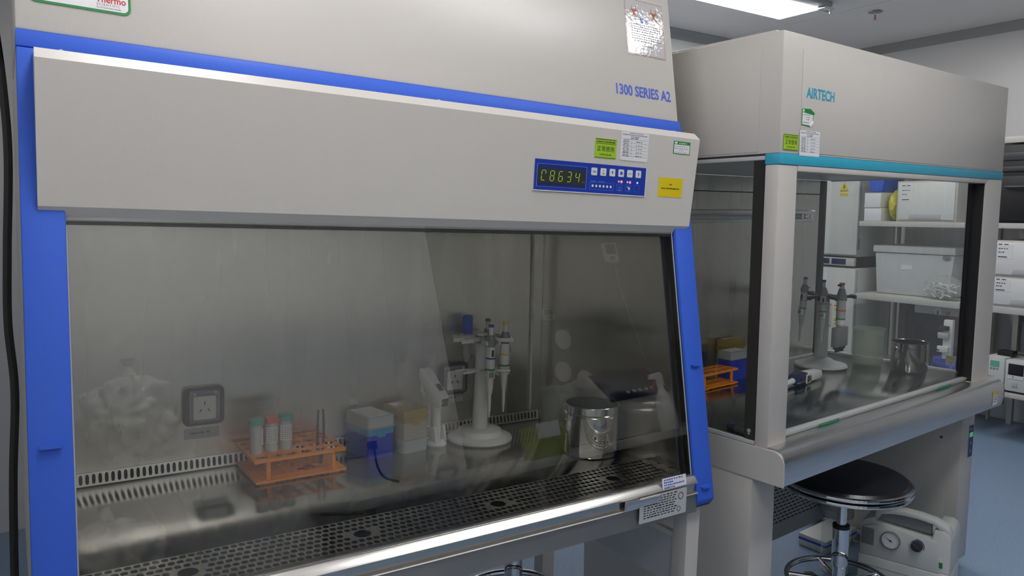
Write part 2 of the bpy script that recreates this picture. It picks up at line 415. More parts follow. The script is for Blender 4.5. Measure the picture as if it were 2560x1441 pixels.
# deck: worktop, perforated front grille, trim
obj('worktop', MB().box(.0405, 1.2215, .2025, .6193, .7015, ZW, .001), M['top'], cab, 'dark mirror like steel worktop')
g = MB().perf(0, 1.181, 0, .120, .0132, .0172, .0052, .0058, 3.2, True, [(.162, .055, .0155), (.447, .055, .0155), (.730, .055, .0155), (1.029, .055, .0155)])
obj('front_grille', g, M['grid'], cab, 'perforated steel intake grille along the front of the worktop', loc=(.0405, .0825, ZW), recalc=False)
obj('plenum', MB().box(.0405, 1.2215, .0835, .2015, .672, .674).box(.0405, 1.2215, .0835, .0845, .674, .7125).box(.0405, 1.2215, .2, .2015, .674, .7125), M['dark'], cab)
lip = [(.0822, .7135), (.063, .7135), (.0605, .7122), (.0500, .7000), (.0500, .6975), (.0570, .6960), (.0575, .6792), (.0822, .6792)]
apr = [(.0822, .6790), (.0577, .6790), (.0490, .6775), (.0475, .6760), (.0490, .6740), (.0540, .6735), (.0500, .6330), (.0620, .6310), (.0822, .6310)]
obj('front_trim', MB().prism(lip, 'x', .0275, 1.2465), M['lip'], cab, 'stepped steel trim below the sash')
obj('apron', MB().prism(apr, 'x', .0275, 1.2465), M['apron'], cab, 'darker steel apron under the trim')
obj('underside', MB().box(.0125, 1.2875, .0828, .699, .6305, .6395), M['dsteel'], cab)
# sash pane and its seals
y0, z0 = sp(.7145, .006); y1, z1 = sp(1.30, .006)
sa = obj('sash', MB().prism([sp(.7148, .0055), sp(1.31, .0055), sp(1.31, .0005), sp(.7148, .0005)], 'x', .0545, 1.2405), M['sash'], cab, 'large tinted glass pane closed down to the trim')
for l_ in [[(.0646, 1.005), (.0685, 1.0057)], [(.0633, .9922), (.0657, .9936)], [(.1019, 1.005), (.1074, 1.0039), (.1123, 1.0012)], [(.1164, 1.0019), (.1205, 1.0031)], [(.1069, .9614), (.11, .9632), (.1083, .959), (.1063, .9571)], [(.1135, .9628), (.1113, .9564), (.1095, .95)], [(.1144, .9582), (.1179, .9589), (.1163, .9563)], [(.1081, .9524), (.1121, .9508)], [(.0632, .9572), (.067, .9577)], [(.0721, .9511), (.0741, .9514)]]:
    obj('pen_mark', MB().tube([(x, sp(z, .0058)[0], z) for x, z in l_], .0004, 5, 3), M['inkg'], sa)
obj('sash_edge', MB().prism([sp(.7130, .0066), sp(.7146, .0066), sp(.7146, -.0005), sp(.7130, -.0005)], 'x', .0545, 1.2405), M['nose'], sa)
obj('seal', MB().prism([sp(.68, .0035), sp(1.31, .0035), sp(1.31, -.0115), sp(.68, -.0115)], 'x', 1.2425, 1.2468), M['black'], cab)
obj('seal', MB().prism([sp(.68, .0045), sp(1.31, .0045), sp(1.31, -.0115), sp(.68, -.0115)], 'x', .0523, .0542), M['lgrey'], cab)
obj('seal_strip', MB().prism([sp(.66, .0062), sp(1.31, .0062), sp(1.31, .004), sp(.66, .004)], 'x', 1.2406, 1.2424), M['lgrey'], cab)
# hinged front cover with bevelled edges
prof = [(.2020, 1.4795, 1.2905), (.1515, 1.4790, 1.2905), (.1440, 1.4672, 1.300), (.1425, 1.4650, 1.300), (.1515, 1.2680, 1.288), (.1535, 1.2655, 1.287), (.1640, 1.2495, 1.275), (.1680, 1.2475, 1.271), (.1760, 1.2475, 1.271)]
b = MB(); A = [b.bm.verts.new((.0195, y, z)) for y, z, x in prof]; B = [b.bm.verts.new((x, y, z)) for y, z, x in prof]
b.bm.faces.new(A); b.bm.faces.new(B[::-1])
for i in range(len(prof)): j = (i+1) % len(prof); b.bm.faces.new([A[i], A[j], B[j], B[i]])
cov = obj('front_cover', b, M['cream'], cab, 'deep cream cover panel above the sash', sharp=28)
obj('shadow_strip', MB().prism([sp(1.2425, .0055), sp(1.2475, .0055), (.1715, 1.2474), (.1715, 1.2425)], 'x', .053, 1.2465), M['black'], cab)
for x in (.052, .638, 1.240):
    obj('screw', MB().lathe([(0, 0), (.0042, 0), (.0042, .002), (.002, .0035), (0, .0035)], n=12), M['chrome'], cab, loc=(x, .166, 1.4792))
# the tilt of the cover's face; u along x, v up the face
TC = math.atan2(.1425-.1515, 1.4655-1.2680)
def cf(x, z, o=.0002): return (x, .1425+(z-1.4655)*math.tan(TC)-o, z)
CR = (PI/2+TC*-1, 0, 0)
def pl(parent, name, mb, m, x, z, o=.0002, label=None): return obj(name, mb, m, parent, label, loc=cf(x, z, o), rot=CR)
# control panel
px, pz = .842, 1.331
cp = pl(cab, 'control_panel', MB().box(0, .2965, 0, .060, 0, .0012), M['blue_dk'], px, pz, .0004, 'blue control panel with a lit display and white keys')
obj('panel_edge', MB().box(-.0015, .2985, -.0018, 0, 0, .002).box(.2965, .2985, 0, .060, 0, .0014), M['white'], cp)
e = MB()
for k in range(5): e.box(.0078, .1295, .0438+.0014*k, .0443+.0014*k, .0012, .0014); e.box(.0065, .1280, .0078+.0011*k, .0082+.0011*k, .0012, .0014)
obj('display_frame', MB().box(.0062, .1315, .0508, .0514, .0012, .0016).box(.0052, .1305, .0066, .0072, .0012, .0016).box(.0052, .0060, .0066, .0514, .0012, .0016).box(.1300, .1308, .0066, .0514, .0012, .0016), M['inkl'], cp)
obj('display_stripes', e, M['ink'], cp)
obj('display', MB().box(.0064, .1290, .0136, .0428, .0012, .0018), M['dark'], cp)
SEG = {'a': (0, 1, 1, 1), 'b': (1, 1, 1, .5), 'c': (1, .5, 1, 0), 'd': (0, 0, 1, 0), 'e': (0, .5, 0, 0), 'f': (0, 1, 0, .5), 'g': (0, .5, 1, .5)}
for k, sg in enumerate(('adefh', 'abcdefg', 'acdefg', 'abcdg', 'bcfg')):
    b = MB(); ox, oz, w, h = .0152+.0214*k, .0190, .0095, .0195
    for s_ in sg:
        if s_ == 'h': x0_, z0_, x1_, z1_ = 1, 1, 1, .62
        else: x0_, z0_, x1_, z1_ = SEG[s_]
        p = lambda u, v: (ox+u*w+v*.0022, oz+v*h)
        (xa, za), (xb, zb_) = p(x0_, z0_), p(x1_, z1_); L = math.hypot(xb-xa, zb_-za); an = math.atan2(zb_-za, xb-xa)
        X = Matrix.Translation((xa, za, .0018)) @ Matrix.Rotation(an, 4, 'Z')
        b.prism([(.0009, 0), (.0014, -.0005), (L-.0014, -.0005), (L-.0009, 0), (L-.0014, .0005), (.0014, .0005)], 'z', 0, .0003, X)
    obj('digit', b, M['seg'], cp)
text('unit_mark', 'm/s', .005, M['inkg'], cp, (.119, .019, .0019), (0, 0, 0))
for k in range(6):
    x = .1425+.02475*k; kz = .0362+.0003*k
    bt = obj('key', MB().rrect(0, .0155, 0, .0155, .0022, 0, .0008), M['white'], cp, loc=(x, kz, .0012))
    q = M['inkb']; lo = (.0078, .0045, .0009)
    if k == 0: text('key_mark', 'ON', .0058, q, cp, (x+.0078, kz+.0056, .0022), (0, 0, 0), 'CENTER')
    elif k == 1:
        text('key_mark', '\u25ae', .004, M['inko'], cp, (x+.0078, kz+.0096, .0022), (0, 0, 0), 'CENTER'); text('key_mark', 'm/s', .0046, M['inkg'], cp, (x+.0078, kz+.003, .0022), (0, 0, 0), 'CENTER')
    elif k == 4: text('key_mark', 'UV', .0058, M['inkg'], cp, (x+.0078, kz+.0056, .0022), (0, 0, 0), 'CENTER')
    else:
        if k == 2: P = [(.0078, .0125), (.0098, .0082), (.0092, .0060), (.0078, .0053), (.0064, .0060), (.0058, .0082)]
        elif k == 3: P = [(.0078+.0038*math.cos(2*PI*i/16), .0077+.0038*math.sin(2*PI*i/16)) for i in range(16)]
        else: P = [(.0066, .0035), (.0082, .0052), (.0092, .0060), (.0092, .0095), (.0082, .0103), (.0066, .0120)]
        obj('key_mark', MB().prism([(x+u, kz+v) for u, v in P], 'z', .002, .0023), q, cp)
def disc(x, y, r, z0=.0012, z1=.0018, n=16): return MB().lathe([(0, z0), (r, z0), (r, z1), (0, z1)], (x, y, 0), n)
for k in range(6): obj('indicator', disc(.1484+.0099*k, .0147, .0027), M['white'], cp)
obj('frame_line', MB().box(.1415, .2057, .0217, .0221, .0012, .0014).box(.1411, .2053, .0071, .0075, .0012, .0014).box(.1411, .1415, .0071, .0221, .0012, .0014).box(.2053, .2057, .0071, .0221, .0012, .0014), M['inkl'], cp)
obj('panel_print', bars([(.1425, .0236, .042, 2)], .0012, .0003), M['inkl'], cp, loc=(0, 0, .0012))
for x, m_ in ((.2195, 'white'), (.2271, 'ledr'), (.2440, 'white'), (.2516, 'ledr'), (.2729, 'ledb')): obj('indicator', disc(x, .027, .0029 if m_ == 'ledr' else .0023), M[m_], cp)
for k in range(3):
    x = .2154+.0245*k
    obj('frame_line', MB().box(x, x+.0145, .0213, .0216, .0012, .0014).box(x, x+.0145, .0073, .0076, .0012, .0014).box(x, x+.0003, .0073, .0216, .0012, .0014).box(x+.0142, x+.0145, .0073, .0216, .0012, .0014), M['inkl'], cp)
obj('panel_symbol', MB().box(.2195, .2265, .0088, .0094, .0012, .0014), M['white'], cp)
obj('panel_symbol', MB().prism([(.2440, .0175), (.2500, .0172), (.2525, .0145), (.2520, .0112), (.2490, .0105), (.2470, .0130), (.2480, .0155), (.2440, .0165)], 'z', .0012, .0014), M['white'], cp)
obj('panel_symbol', MB().tube([(.2225, .0185, .0014), (.2235, .0150, .0014), (.2200, .0120, .0014)], .0004, 5, 2).tube([(.2235, .0150, .0014), (.2275, .0115, .0014)], .0004, 5, 1), M['inkl'], cp)
# stickers on the cover
def status(parent, plf, x, z, w, h):
    s_ = plf(parent, 'status_sticker', MB().box(0, w, 0, h, 0, .0003), M['lime'], x, z, .0004, 'lime green status sticker with black characters')
    text('lettering', '正常使用', w*.205, M['ink'], s_, (w*.5, h*.37, .0004), (0, 0, 0), 'CENTER', 1, 1, .0001)
    text('lettering', 'In Normal Use', w*.092, M['ink'], s_, (w*.5, h*.15, .0004), (0, 0, 0), 'CENTER', 1, 1, .0001)
    k = h*.022
    obj('printed_line', MB().box(w*.03, w*.97, h*.93, h*.93+k*1.5, .0003, .0005).box(w*.03, w*.97, h*.73, h*.73+k, .0003, .0005).box(w*.02, w*.98, h*.02, h*.02+k, .0003, .0005), M['ink'], s_)
    obj('small_print', bars([(w*.07, h*.80, w*.86, 12)], h*.07), M['ink'], s_, loc=(0, 0, .0003))
def card(parent, plf, x, z, w, h, rot=0):
    s_ = plf(parent, 'record_card', MB().rrect(0, w, 0, h, .003, 0, .0004), M['paper'], x, z, .0004, 'white record card with ruled rows of small print')
    L_ = MB()
    for v in (.74, .615, .49, .365, .245, .15): L_.box(w*.05, w*.96, h*v, h*v+.0004, .0004, .0006)
    L_.box(w*.38, w*.385, h*.15, h*.74, .0004, .0006); obj('printed_line', L_, M['inkg'], s_)
    obj('small_print', bars([(w*.3, h*.945, w*.5, 9), (w*.05, h*.88, w*.9, 18), (w*.35, h*.82, w*.3, 5), (w*.35, h*.765, w*.28, 2)]+[(w*.1, h*(.69-.124*i), w*.2, 3) for i in range(5)]+[(w*.08, h*(.64-.124*i), w*.25, 2) for i in range(5)]+[(w*.55, h*(.655-.124*i), w*.25, 3) for i in range(5)], h*.030), M['inkg'], s_, loc=(0, 0, .0004))
def tagg(parent, plf, x, z, w, h):
    s_ = plf(parent, 'calibration_sticker', MB().box(0, w, 0, h, 0, .0003), M['green'], x, z, .0004, 'small white calibration sticker with a green head')
    obj('printed_field', MB().box(w*.04, w*.96, h*.05, h*.74, .0003, .0005).rrect(w*.05, w*.22, h*.79, h*.95, h*.07, .0003, .0005), M['paper'], s_)
    obj('small_print', bars([(w*.32, h*.82, w*.5, 5)], h*.09), M['white'], s_, loc=(0, 0, .0003))
    obj('small_print', bars([(w*.08, h*.58, w*.8, 6), (w*.08, h*.42, w*.8, 6), (w*.35, h*.27, w*.3, 3), (w*.08, h*.12, w*.8, 5)], h*.035), M['inkg'], s_, loc=(0, 0, .0005))
status(cab, pl, .991, 1.4035, .0585, .0405)
card(cab, pl, 1.0605, 1.4035, .0795, .0605)
tagg(cab, pl, 1.217, 1.4285, .0525, .028)
s_ = pl(cab, 'notice_sticker', MB().box(0, .0745, 0, .0425, 0, .0003), M['yellow'], 1.180, 1.332, .0004, 'plain yellow notice sticker with two short lines of print')
obj('small_print', bars([(.033, .0265, .009, 2), (.009, .0175, .057, 13)], .003), M['ink'], s_, loc=(0, 0, .0003))
# marks on the hood
def hs(parent, name, mb, m, x, z, o=.0004, label=None): y, zz = sp(z, o); return obj(name, mb, m, parent, label, loc=(x, y, zz), rot=SR)
L_ = hs(cab, 'maker_plate', MB().rrect(0, .129, 0, .088, .010, 0, .0006), M['green'], .0165, 1.5535, .0006, 'white name plate with green rim')
obj('plate_field', MB().rrect(.0035, .1255, .0035, .0845, .007, .0006, .0009), M['paper'], L_)
text('lettering', 'Thermo', .0140, M['red'], L_, (.083, .0152, .001), (0, 0, 0), 'LEFT', .86, 1, .0001, None, .0003)
text('lettering', 'SCIENTIFIC', .0054, M['inkg'], L_, (.0842, .0098, .001), (0, 0, 0), 'LEFT', .8, 1.45, .0001)
text('lettering', 'Part of Thermo Fisher Scientific', .0032, M['inkg'], L_, (.084, .0060, .001), (0, 0, 0), 'LEFT', .78, 1, .0001)
obj('green_swoosh', MB().prism([(.128-.034+.034*t, .0465-.020*t*t) for t in (0, .25, .5, .75, 1)]+[(.1285, .06), (.09, .075)], 'z', .0009, .0011), M['green'], L_)
obj('grey_swoosh', MB().prism([(.040+.05*t, .036+.007*(2*t-1)**2) for t in (0, .25, .5, .75, 1)]+[(.09, .046), (.04, .046)], 'z', .0009, .0010), M['lgrey'], L_)
M['foil'] = mat('clear_warning_film', (.55, .545, .54), .05, 0, .16, 90, .01, 5, .9)
wn = hs(cab, 'warning_film', MB().box(0, .1195, 0, .130, 0, .0006), M['foil'], 1.1555, 1.6545, .0006, 'glossy clear warning film with orange rim')
obj('printed_rim', MB().box(.001, .1185, .001, .002, .0006, .0008).box(.001, .1185, .128, .129, .0006, .0008).box(.001, .002, .001, .129, .0006, .0008).box(.1175, .1185, .001, .129, .0006, .0008), M['inko'], wn)
def biohazard(parent, x, y, r, m):
    b = MB()
    for a in (90, 210, 330):
        cx, cy = x+.48*r*math.cos(R(a)), y+.48*r*math.sin(R(a)); ro, ri = .52*r, .40*r; N = 22; P = []; Q = []
        for k in range(N+1):
            an = R(a+38+284*k/N); P.append((cx+ro*math.cos(an), cy+ro*math.sin(an))); Q.append((cx+.07*r*math.cos(R(a))+ri*math.cos(an), cy+.07*r*math.sin(R(a))+ri*math.sin(an)))
        for k in range(N): b.prism([P[k], P[k+1], Q[k+1], Q[k]], 'z', .0006, .0009)
    N = 30
    for k in range(N):
        a0, a1 = 2*PI*k/N, 2*PI*(k+1)/N
        b.prism([(x+.34*r*math.cos(a0), y+.34*r*math.sin(a0)), (x+.34*r*math.cos(a1), y+.34*r*math.sin(a1)), (x+.25*r*math.cos(a1), y+.25*r*math.sin(a1)), (x+.25*r*math.cos(a0), y+.25*r*math.sin(a0))], 'z', .0006, .0009)
    return obj('hazard_symbol', b, m, parent)
biohazard(wn, .0895, .1015, .0165, M['inko']); biohazard(wn, .028, .1015, .0150, M['inko'])
text('lettering', '警 告', .0125, M['inkb'], wn, (.0585, .0775, .0007), (0, 0, 0), 'CENTER')
obj('small_print', bars([(.016, .071, .094, 14), (.016, .0655, .094, 14), (.016, .0600, .094, 13), (.016, .0545, .07, 9), (.016, .0485, .094, 14), (.016, .0430, .094, 13), (.016, .0375, .094, 13), (.022, .0320, .06, 6), (.045, .022, .034, 7)], .0022), M['inkg'], wn, loc=(0, 0, .0006))
hs_y, hs_z = sp(1.5575, .0004)
text('model_name', '1300 SERIES A2', .0335, M['inkb'], cab, (1.107, hs_y, hs_z), SR, 'LEFT', .80, 1, .0002, 'blue model lettering', .0007)
# data plate, note sticker and sash handle near the right end of the trim
M['plate'] = mat('satin_data_plate', (.60, .60, .60), .35, .2, 0, 50, .02)
dp = obj('data_plate', MB().rrect(0, .140, -.0005, .0560, .003, 0, .0008), M['plate'], cab, 'silver data plate with rows of print', loc=(1.0675, .0466, .6420), rot=(PI/2, 0, 0))
obj('small_print', bars([(.012, .050-.0052*i, .10-.004*(i % 3), 9+i % 4) for i in range(9)], .0026), M['ink'], dp, loc=(0, 0, .0008))
obj('certification_mark', MB().lathe([(.0065, .0008), (.0080, .0008), (.0080, .0011), (.0065, .0011)], (.122, .040, 0), 20).lathe([(.0045, .0008), (.0056, .0008), (.0056, .0011), (.0045, .0011)], (.117, .012, 0), 16), M['ink'], dp)
nt_ = obj('note_sticker', MB().rrect(0, .0730, 0, .0262, .002, 0, .0006), M['paper'], cab, 'pale sticker with blue print over the sash corner', loc=(1.1395, sp(.6956, .0168)[0], sp(.6956, .0168)[1]), rot=SR)
obj('small_print', bars([(.005, .0205, .060, 8), (.005, .0150, .030, 5), (.005, .0095, .062, 11), (.005, .0040, .032, 6)], .0034), M['inkb'], nt_, loc=(0, 0, .0006))
obj('sash_handle', MB().prism([(.0490, .6965), (.0415, .6945), (.0380, .6962), (.0380, .6920), (.0425, .6895), (.0475, .6760), (.0495, .6760)], 'x', 1.028, 1.124), M['nose'], cab)
# sockets on the back wall
def socket(x, z):
    s_ = obj('socket', MB().rrect(-.0415, .0415, -.0415, .0415, .012, 0, .012), M['char'], cab, 'dark splash proof power socket on the back wall', loc=(x, .6203, z), rot=(PI/2, 0, 0))
    obj('socket_lid', MB().rrect(-.031, .031, -.034, .034, .005, .012, .018).box(-.031, .031, .026, .034, .018, .022, .002), M['grey'], s_)
    obj('socket_face', MB().rrect(-.0225, .0225, -.028, .022, .003, .018, .0190), M['white'], s_)
    h = MB(); h.box(-.001, .001, .003, .011, .019, .0194)
    for sg in (-1, 1): h.box(-.001, .001, -.004, .004, .019, .0194, 0, Matrix.Translation((sg*.0085, -.008, 0)) @ Matrix.Rotation(R(32*sg), 4, 'Z'))
    obj('socket_slots', h, M['dark'], s_)
    for xa in (-.024, .018): obj('lid_hinge', MB().cyl((xa, .028, .021), (xa+.006, .028, .021), .004, n=10), M['lgrey'], s_)
socket(.3245, .8555); socket(.9355, .8580)
for x, z in ((.286, .7825), (.899, .7925)):
    s_ = obj('socket_label', MB().box(0, .072, 0, .0225, 0, .0004), M['lgrey'], cab, 'pale label under the socket', loc=(x, .6203, z), rot=(PI/2, 0, 0))
    obj('small_print', bars([(.012, .011, .030, 8), (.046, .011, .006, 2)], .0036), M['ink'], s_, loc=(0, 0, .0004))
# stand under the cabinet
for x, z in ((.012, 0.001), (1.246, .0375)):
    for y in (.075, .61):
        obj('stand_leg', MB().box(x, x+.042, y, y+.042, z, .6300, .002), M['cream2'], cab)
    obj('stand_rail', MB().box(x+.004, x+.018, .1175, .6095, .548, .560), M['cream'], cab)
    obj('stand_plate', MB().box(x+.006, x+.014, .1175, .6095, .435, .5475), M['lgrey'], cab)
obj('stand_rail', MB().box(.0545, 1.2455, .626, .640, .50, .56), M['cream2'], cab)
c = MB(); c.tube([(1.3085, .16, .70), (1.330, .15, .56), (1.337, .15, .50), (1.334, .15, .43), (1.325, .15, .36), (1.315, .16, .2), (1.33, .2, .0465), (1.35, .35, .0475)], .0035, 8, 6)
cc = obj('power_lead', c, M['lgrey'], None); cc.matrix_world = F1; tag(cc, 'thin pale cable bowing down beside the right leg of the blue trimmed cabinet', 'cable')
# ------------------------------------------------------------------ things standing in the blue trimmed cabinet
def tube_rack(label, loc, rz, fr, w, d, nx, ny, h=.052, group='orange tube racks'):
    t = thing('tube_rack', label, 'tube rack', loc, rz, fr, group)
    pxx, pyy = (w-.008)/nx, (d-.008)/ny
    g = MB().perf(.004, w-.004, .004, d-.004, pxx, pyy, min(pxx, pyy)*.435, min(pxx, pyy)*.435, 2., False, (), h, .003)
    g.box(0, w, 0, .004, h-.006, h); g.box(0, w, d-.004, d, h-.006, h); g.box(0, .004, .004, d-.004, h-.006, h); g.box(w-.004, w, .004, d-.004, h-.006, h)
    obj('top_plate', g, M['orange'], t)
    g = MB().perf(.008, w-.004, 0, d, (w-.012)/(nx*2), d/(ny*2), .0036, .0036, 2., True, (), .0075, .0028)
    g.box(.004, w, -.001, .003, .003, .0075); g.box(.004, w, d-.003, d+.001, .003, .0075); g.box(.003, .008, 0, d, .003, .0075); g.box(w-.004, w+.001, 0, d, .003, .0075)
    obj('bottom_plate', g, M['orange'], t)
    for x in (.026, w-.030):
        for y in (.0045, d-.0105):
            obj('post', MB().box(x, x+.0085, y, y+.006, .0076, h-.0035, .001), M['orange'], t)
            obj('foot', MB().box(x-.008, x+.018, y-.003, y+.008, 0, .0030, .001), M['orange'], t)
    return t
RX, RY = .389, .457
tr = tube_rack('orange plastic tube rack holding three capped tubes in the blue trimmed cabinet', (RX, RY, ZW), R(.6), F1, .196, .153, 6, 4)
# a stain of dried reagent on the lower plate
b = MB(); rnd = random.Random(3)
for cx, cy, r in ((.112, .040, .010), (.128, .052, .012), (.120, .030, .006), (.140, .042, .006)):
    P = [(cx+r*rnd.uniform(.6, 1.1)*math.cos(2*PI*k/14), cy+.8*r*rnd.uniform(.6, 1.1)*math.sin(2*PI*k/14)) for k in range(14)]
    b.prism(P, 'z', .00755, .0078)
M['stain'] = mat('rust_red_stain', srgb(150, 52, 22), .5, 0, 0, 40, .2, 60)
obj('stain', b, M['stain'], tr, 'rust red stain')

def conical_tube(label, loc, capm, sheet_, fr=F1):
    t = thing('centrifuge_tube', label, 'tube', loc, 0, fr, 'capped tubes in the orange rack')
    obj('tube_body', MB().lathe([(0, 0), (.003, 0), (.0128, .014), (.0136, .095), (.0125, .095), (.0118, .016), (.002, .0015), (0, .0015)], n=28), M['tubep'], t)
    obj('cap', MB().lathe([(0, .0995), (.0150, .0995), (.0166, .0975), (.0168, .0870), (.0145, .0870), (.0145, .0955), (0, .0955)], n=36), capm, t)
    g = MB(); a0, a1 = sheet_
    for k in range(14):
        a, c = R(a0+(a1-a0)*k/14), R(a0+(a1-a0)*(k+1)/14)
        g.bm.faces.new([g.bm.verts.new((.0139*math.cos(q), .0139*math.sin(q), z)) for q, z in ((a, .044), (c, .044), (c, .078), (a, .078))])
    lb = obj('tube_label', g, M['paper'], t)
    g = MB()
    for k in range(7):
        z = .048+.0042*k
        for q in range(5):
            a, c = R(a0+20+(a1-a0-40)*q/5), R(a0+20+(a1-a0-40)*(q+.7)/5)
            g.bm.faces.new([g.bm.verts.new((.0141*math.cos(w_), .0141*math.sin(w_), zz)) for w_, zz in ((a, z), (c, z), (c, z+.0011), (a, z+.0011))])
    obj('small_print', g, M['inkg'], lb)
    return t
for k, (lab, cm, sh) in enumerate((('clear tube with sea green cap at the left end of the orange rack', 'capg', (-60, 40)), ('clear tube with orange cap between two green capped tubes', 'capo', (-150, -20)), ('clear labelled tube with sea green cap right of the orange capped tube', 'capg', (-160, -10)))):
    conical_tube(lab, (RX+.0197+.0317*k, RY+.0570+.004*k, ZW+.0265+.0005*k), M[cm], sh)
f = thing('forceps', 'dark pointed steel forceps standing upright in the orange tube rack', 'forceps', (.548, .516, ZW+.0085), R(20), F1)
for sg in (-1, 1):
    obj('arm', MB().prism([(sg*.0002, 0), (sg*.0030, 0), (sg*.0105, .045), (sg*.0100, .080), (sg*.0070, .120), (sg*.0064, .120), (sg*.0072, .080), (sg*.0065, .045)], 'y', -.003, .003, b=.0003), M['dsteel'], f)
obj('joint', MB().box(-.003, .003, -.003, .003, -.001, .010, .001), M['dsteel'], f)

def tip_box(name, label, loc, rz, fr, w, d, h, mats, kind, group):
    t = thing(name, label, 'tip box', loc, rz, fr, group); a, b_, hl = w/2, d/2, h*(.70 if kind == 'stack' else .56)
    if kind == 'stack':
        hb = h*.30
        g = MB(); g.rrect(-a+.002, a-.002, -b_+.002, b_-.002, .010, 0, hb*.85); g.rrect(-a-.002, a+.002, -b_-.002, b_+.002, .010, hb*.85, hb)
        obj('clear_tray', g, M['tiplid'], t); z0 = hb+.0004
    else: z0 = 0
    obj('box_body', MB().rrect(-a+.003, a-.003, -b_+.003, b_-.003, .006, z0, hl), mats[0], t)
    obj('tip_tray', MB().rrect(-a+.002, a-.002, -b_+.002, b_-.002, .006, hl+.0002, hl+h*(.08 if kind == 'stack' else .16)), mats[1], t)
    k = .085 if kind == 'stack' else .165
    g = MB(); g.rrect(-a, a, -b_, b_, .007, hl+h*k, hl+h*(k+.03)); g.rrect(-a+.003, a-.003, -b_+.003, b_-.003, .006, hl+h*(k+.03), h)
    obj('lid', g, mats[2], t)
    obj('lid_sheet', MB().rrect(-a+.010, a-.010, -b_+.010, b_-.010, .004, h+.0002, h+.0007), M['paper'] if kind != 'stack' else mats[2], t)
    if kind == 'stack': obj('paper_label', MB().box(-a+.012, 0, .004, b_-.012, h+.0008, h+.0011), M['paper'], t)
    obj('latch', MB().rrect(-.014, .010, hl-h*.06, hl+h*.10, .006, -.0012, 0), mats[1], t, loc=(0, -b_-.0002, 0), rot=(PI/2, 0, 0))
    return t
tip_box('pipette_tip_box', 'blue pipette tip box with white sheet on its clear lid in the blue trimmed cabinet', (.683, .560, ZW), R(9.1), F1, .077, .107, .096, (M['tipblue'], M['tipaqua'], M['tiplid']), 'plain', 'pipette tip boxes')
tip_box('pipette_tip_box', 'amber lidded tip box on a clear tray left of the white pipette controller', (.7735, .5575, ZW), R(9.6), F1, .076, .100, .102, (M['tipbody'], M['tipyel'], M['tipyel']), 'stack', 'pipette tip boxes')

# pipette controller on its foot
t = thing('pipette_controller', 'white pistol shaped pipette controller standing on a small white foot', 'pipette controller', (.850, .542, ZW), R(14), F1)
obj('stand_foot', MB().lathe([(0, 0), (.029, 0), (.030, .004), (.026, .010), (.018, .014), (0, .014)], n=32, sx=.85).prism([(-.021, .010), (.020, .010), (.017, .030), (.012, .044), (-.014, .050)], 'x', -.0185, -.0115, b=.001).prism([(-.021, .010), (.020, .010), (.017, .030), (.012, .044), (-.014, .050)], 'x', .0115, .0185, b=.001), M['white'], t)
obj('grip', MB().lathe([(0, .0145), (.0108, .0145), (.0115, .03), (.0120, .08), (.0135, .118), (0, .122)], n=24, sx=.9, sy=1.2), M['white'], t)
obj('barrel', MB().prism([(-.028, .098), (-.031, .124), (-.026, .130), (-.006, .146), (.030, .180), (.040, .186), (.050, .183), (.053, .172), (.050, .155), (.044, .150), (.014, .112), (-.010, .096)], 'x', -.0135, .0135, b=.003), M['white'], t)
obj('nose_cone', MB().prism([(.036, .152), (.050, .155), (.052, .128), (.042, .112)], 'x', -.008, .008, b=.002), M['white'], t)
obj('display', MB().prism([(-.019, .1375), (-.003, .1508), (-.0035, .1514), (-.0195, .1381)], 'x', -.007, .007), M['dark'], t)
for z in (.1045, .1150): obj('button', MB().rrect(-.0105, .0105, z-.0042, z+.0042, .0036, 0, .0014), M['dark'], t, loc=(0, -.0298-(z-.1045)*.115, 0), rot=(PI/2, 0, 0))

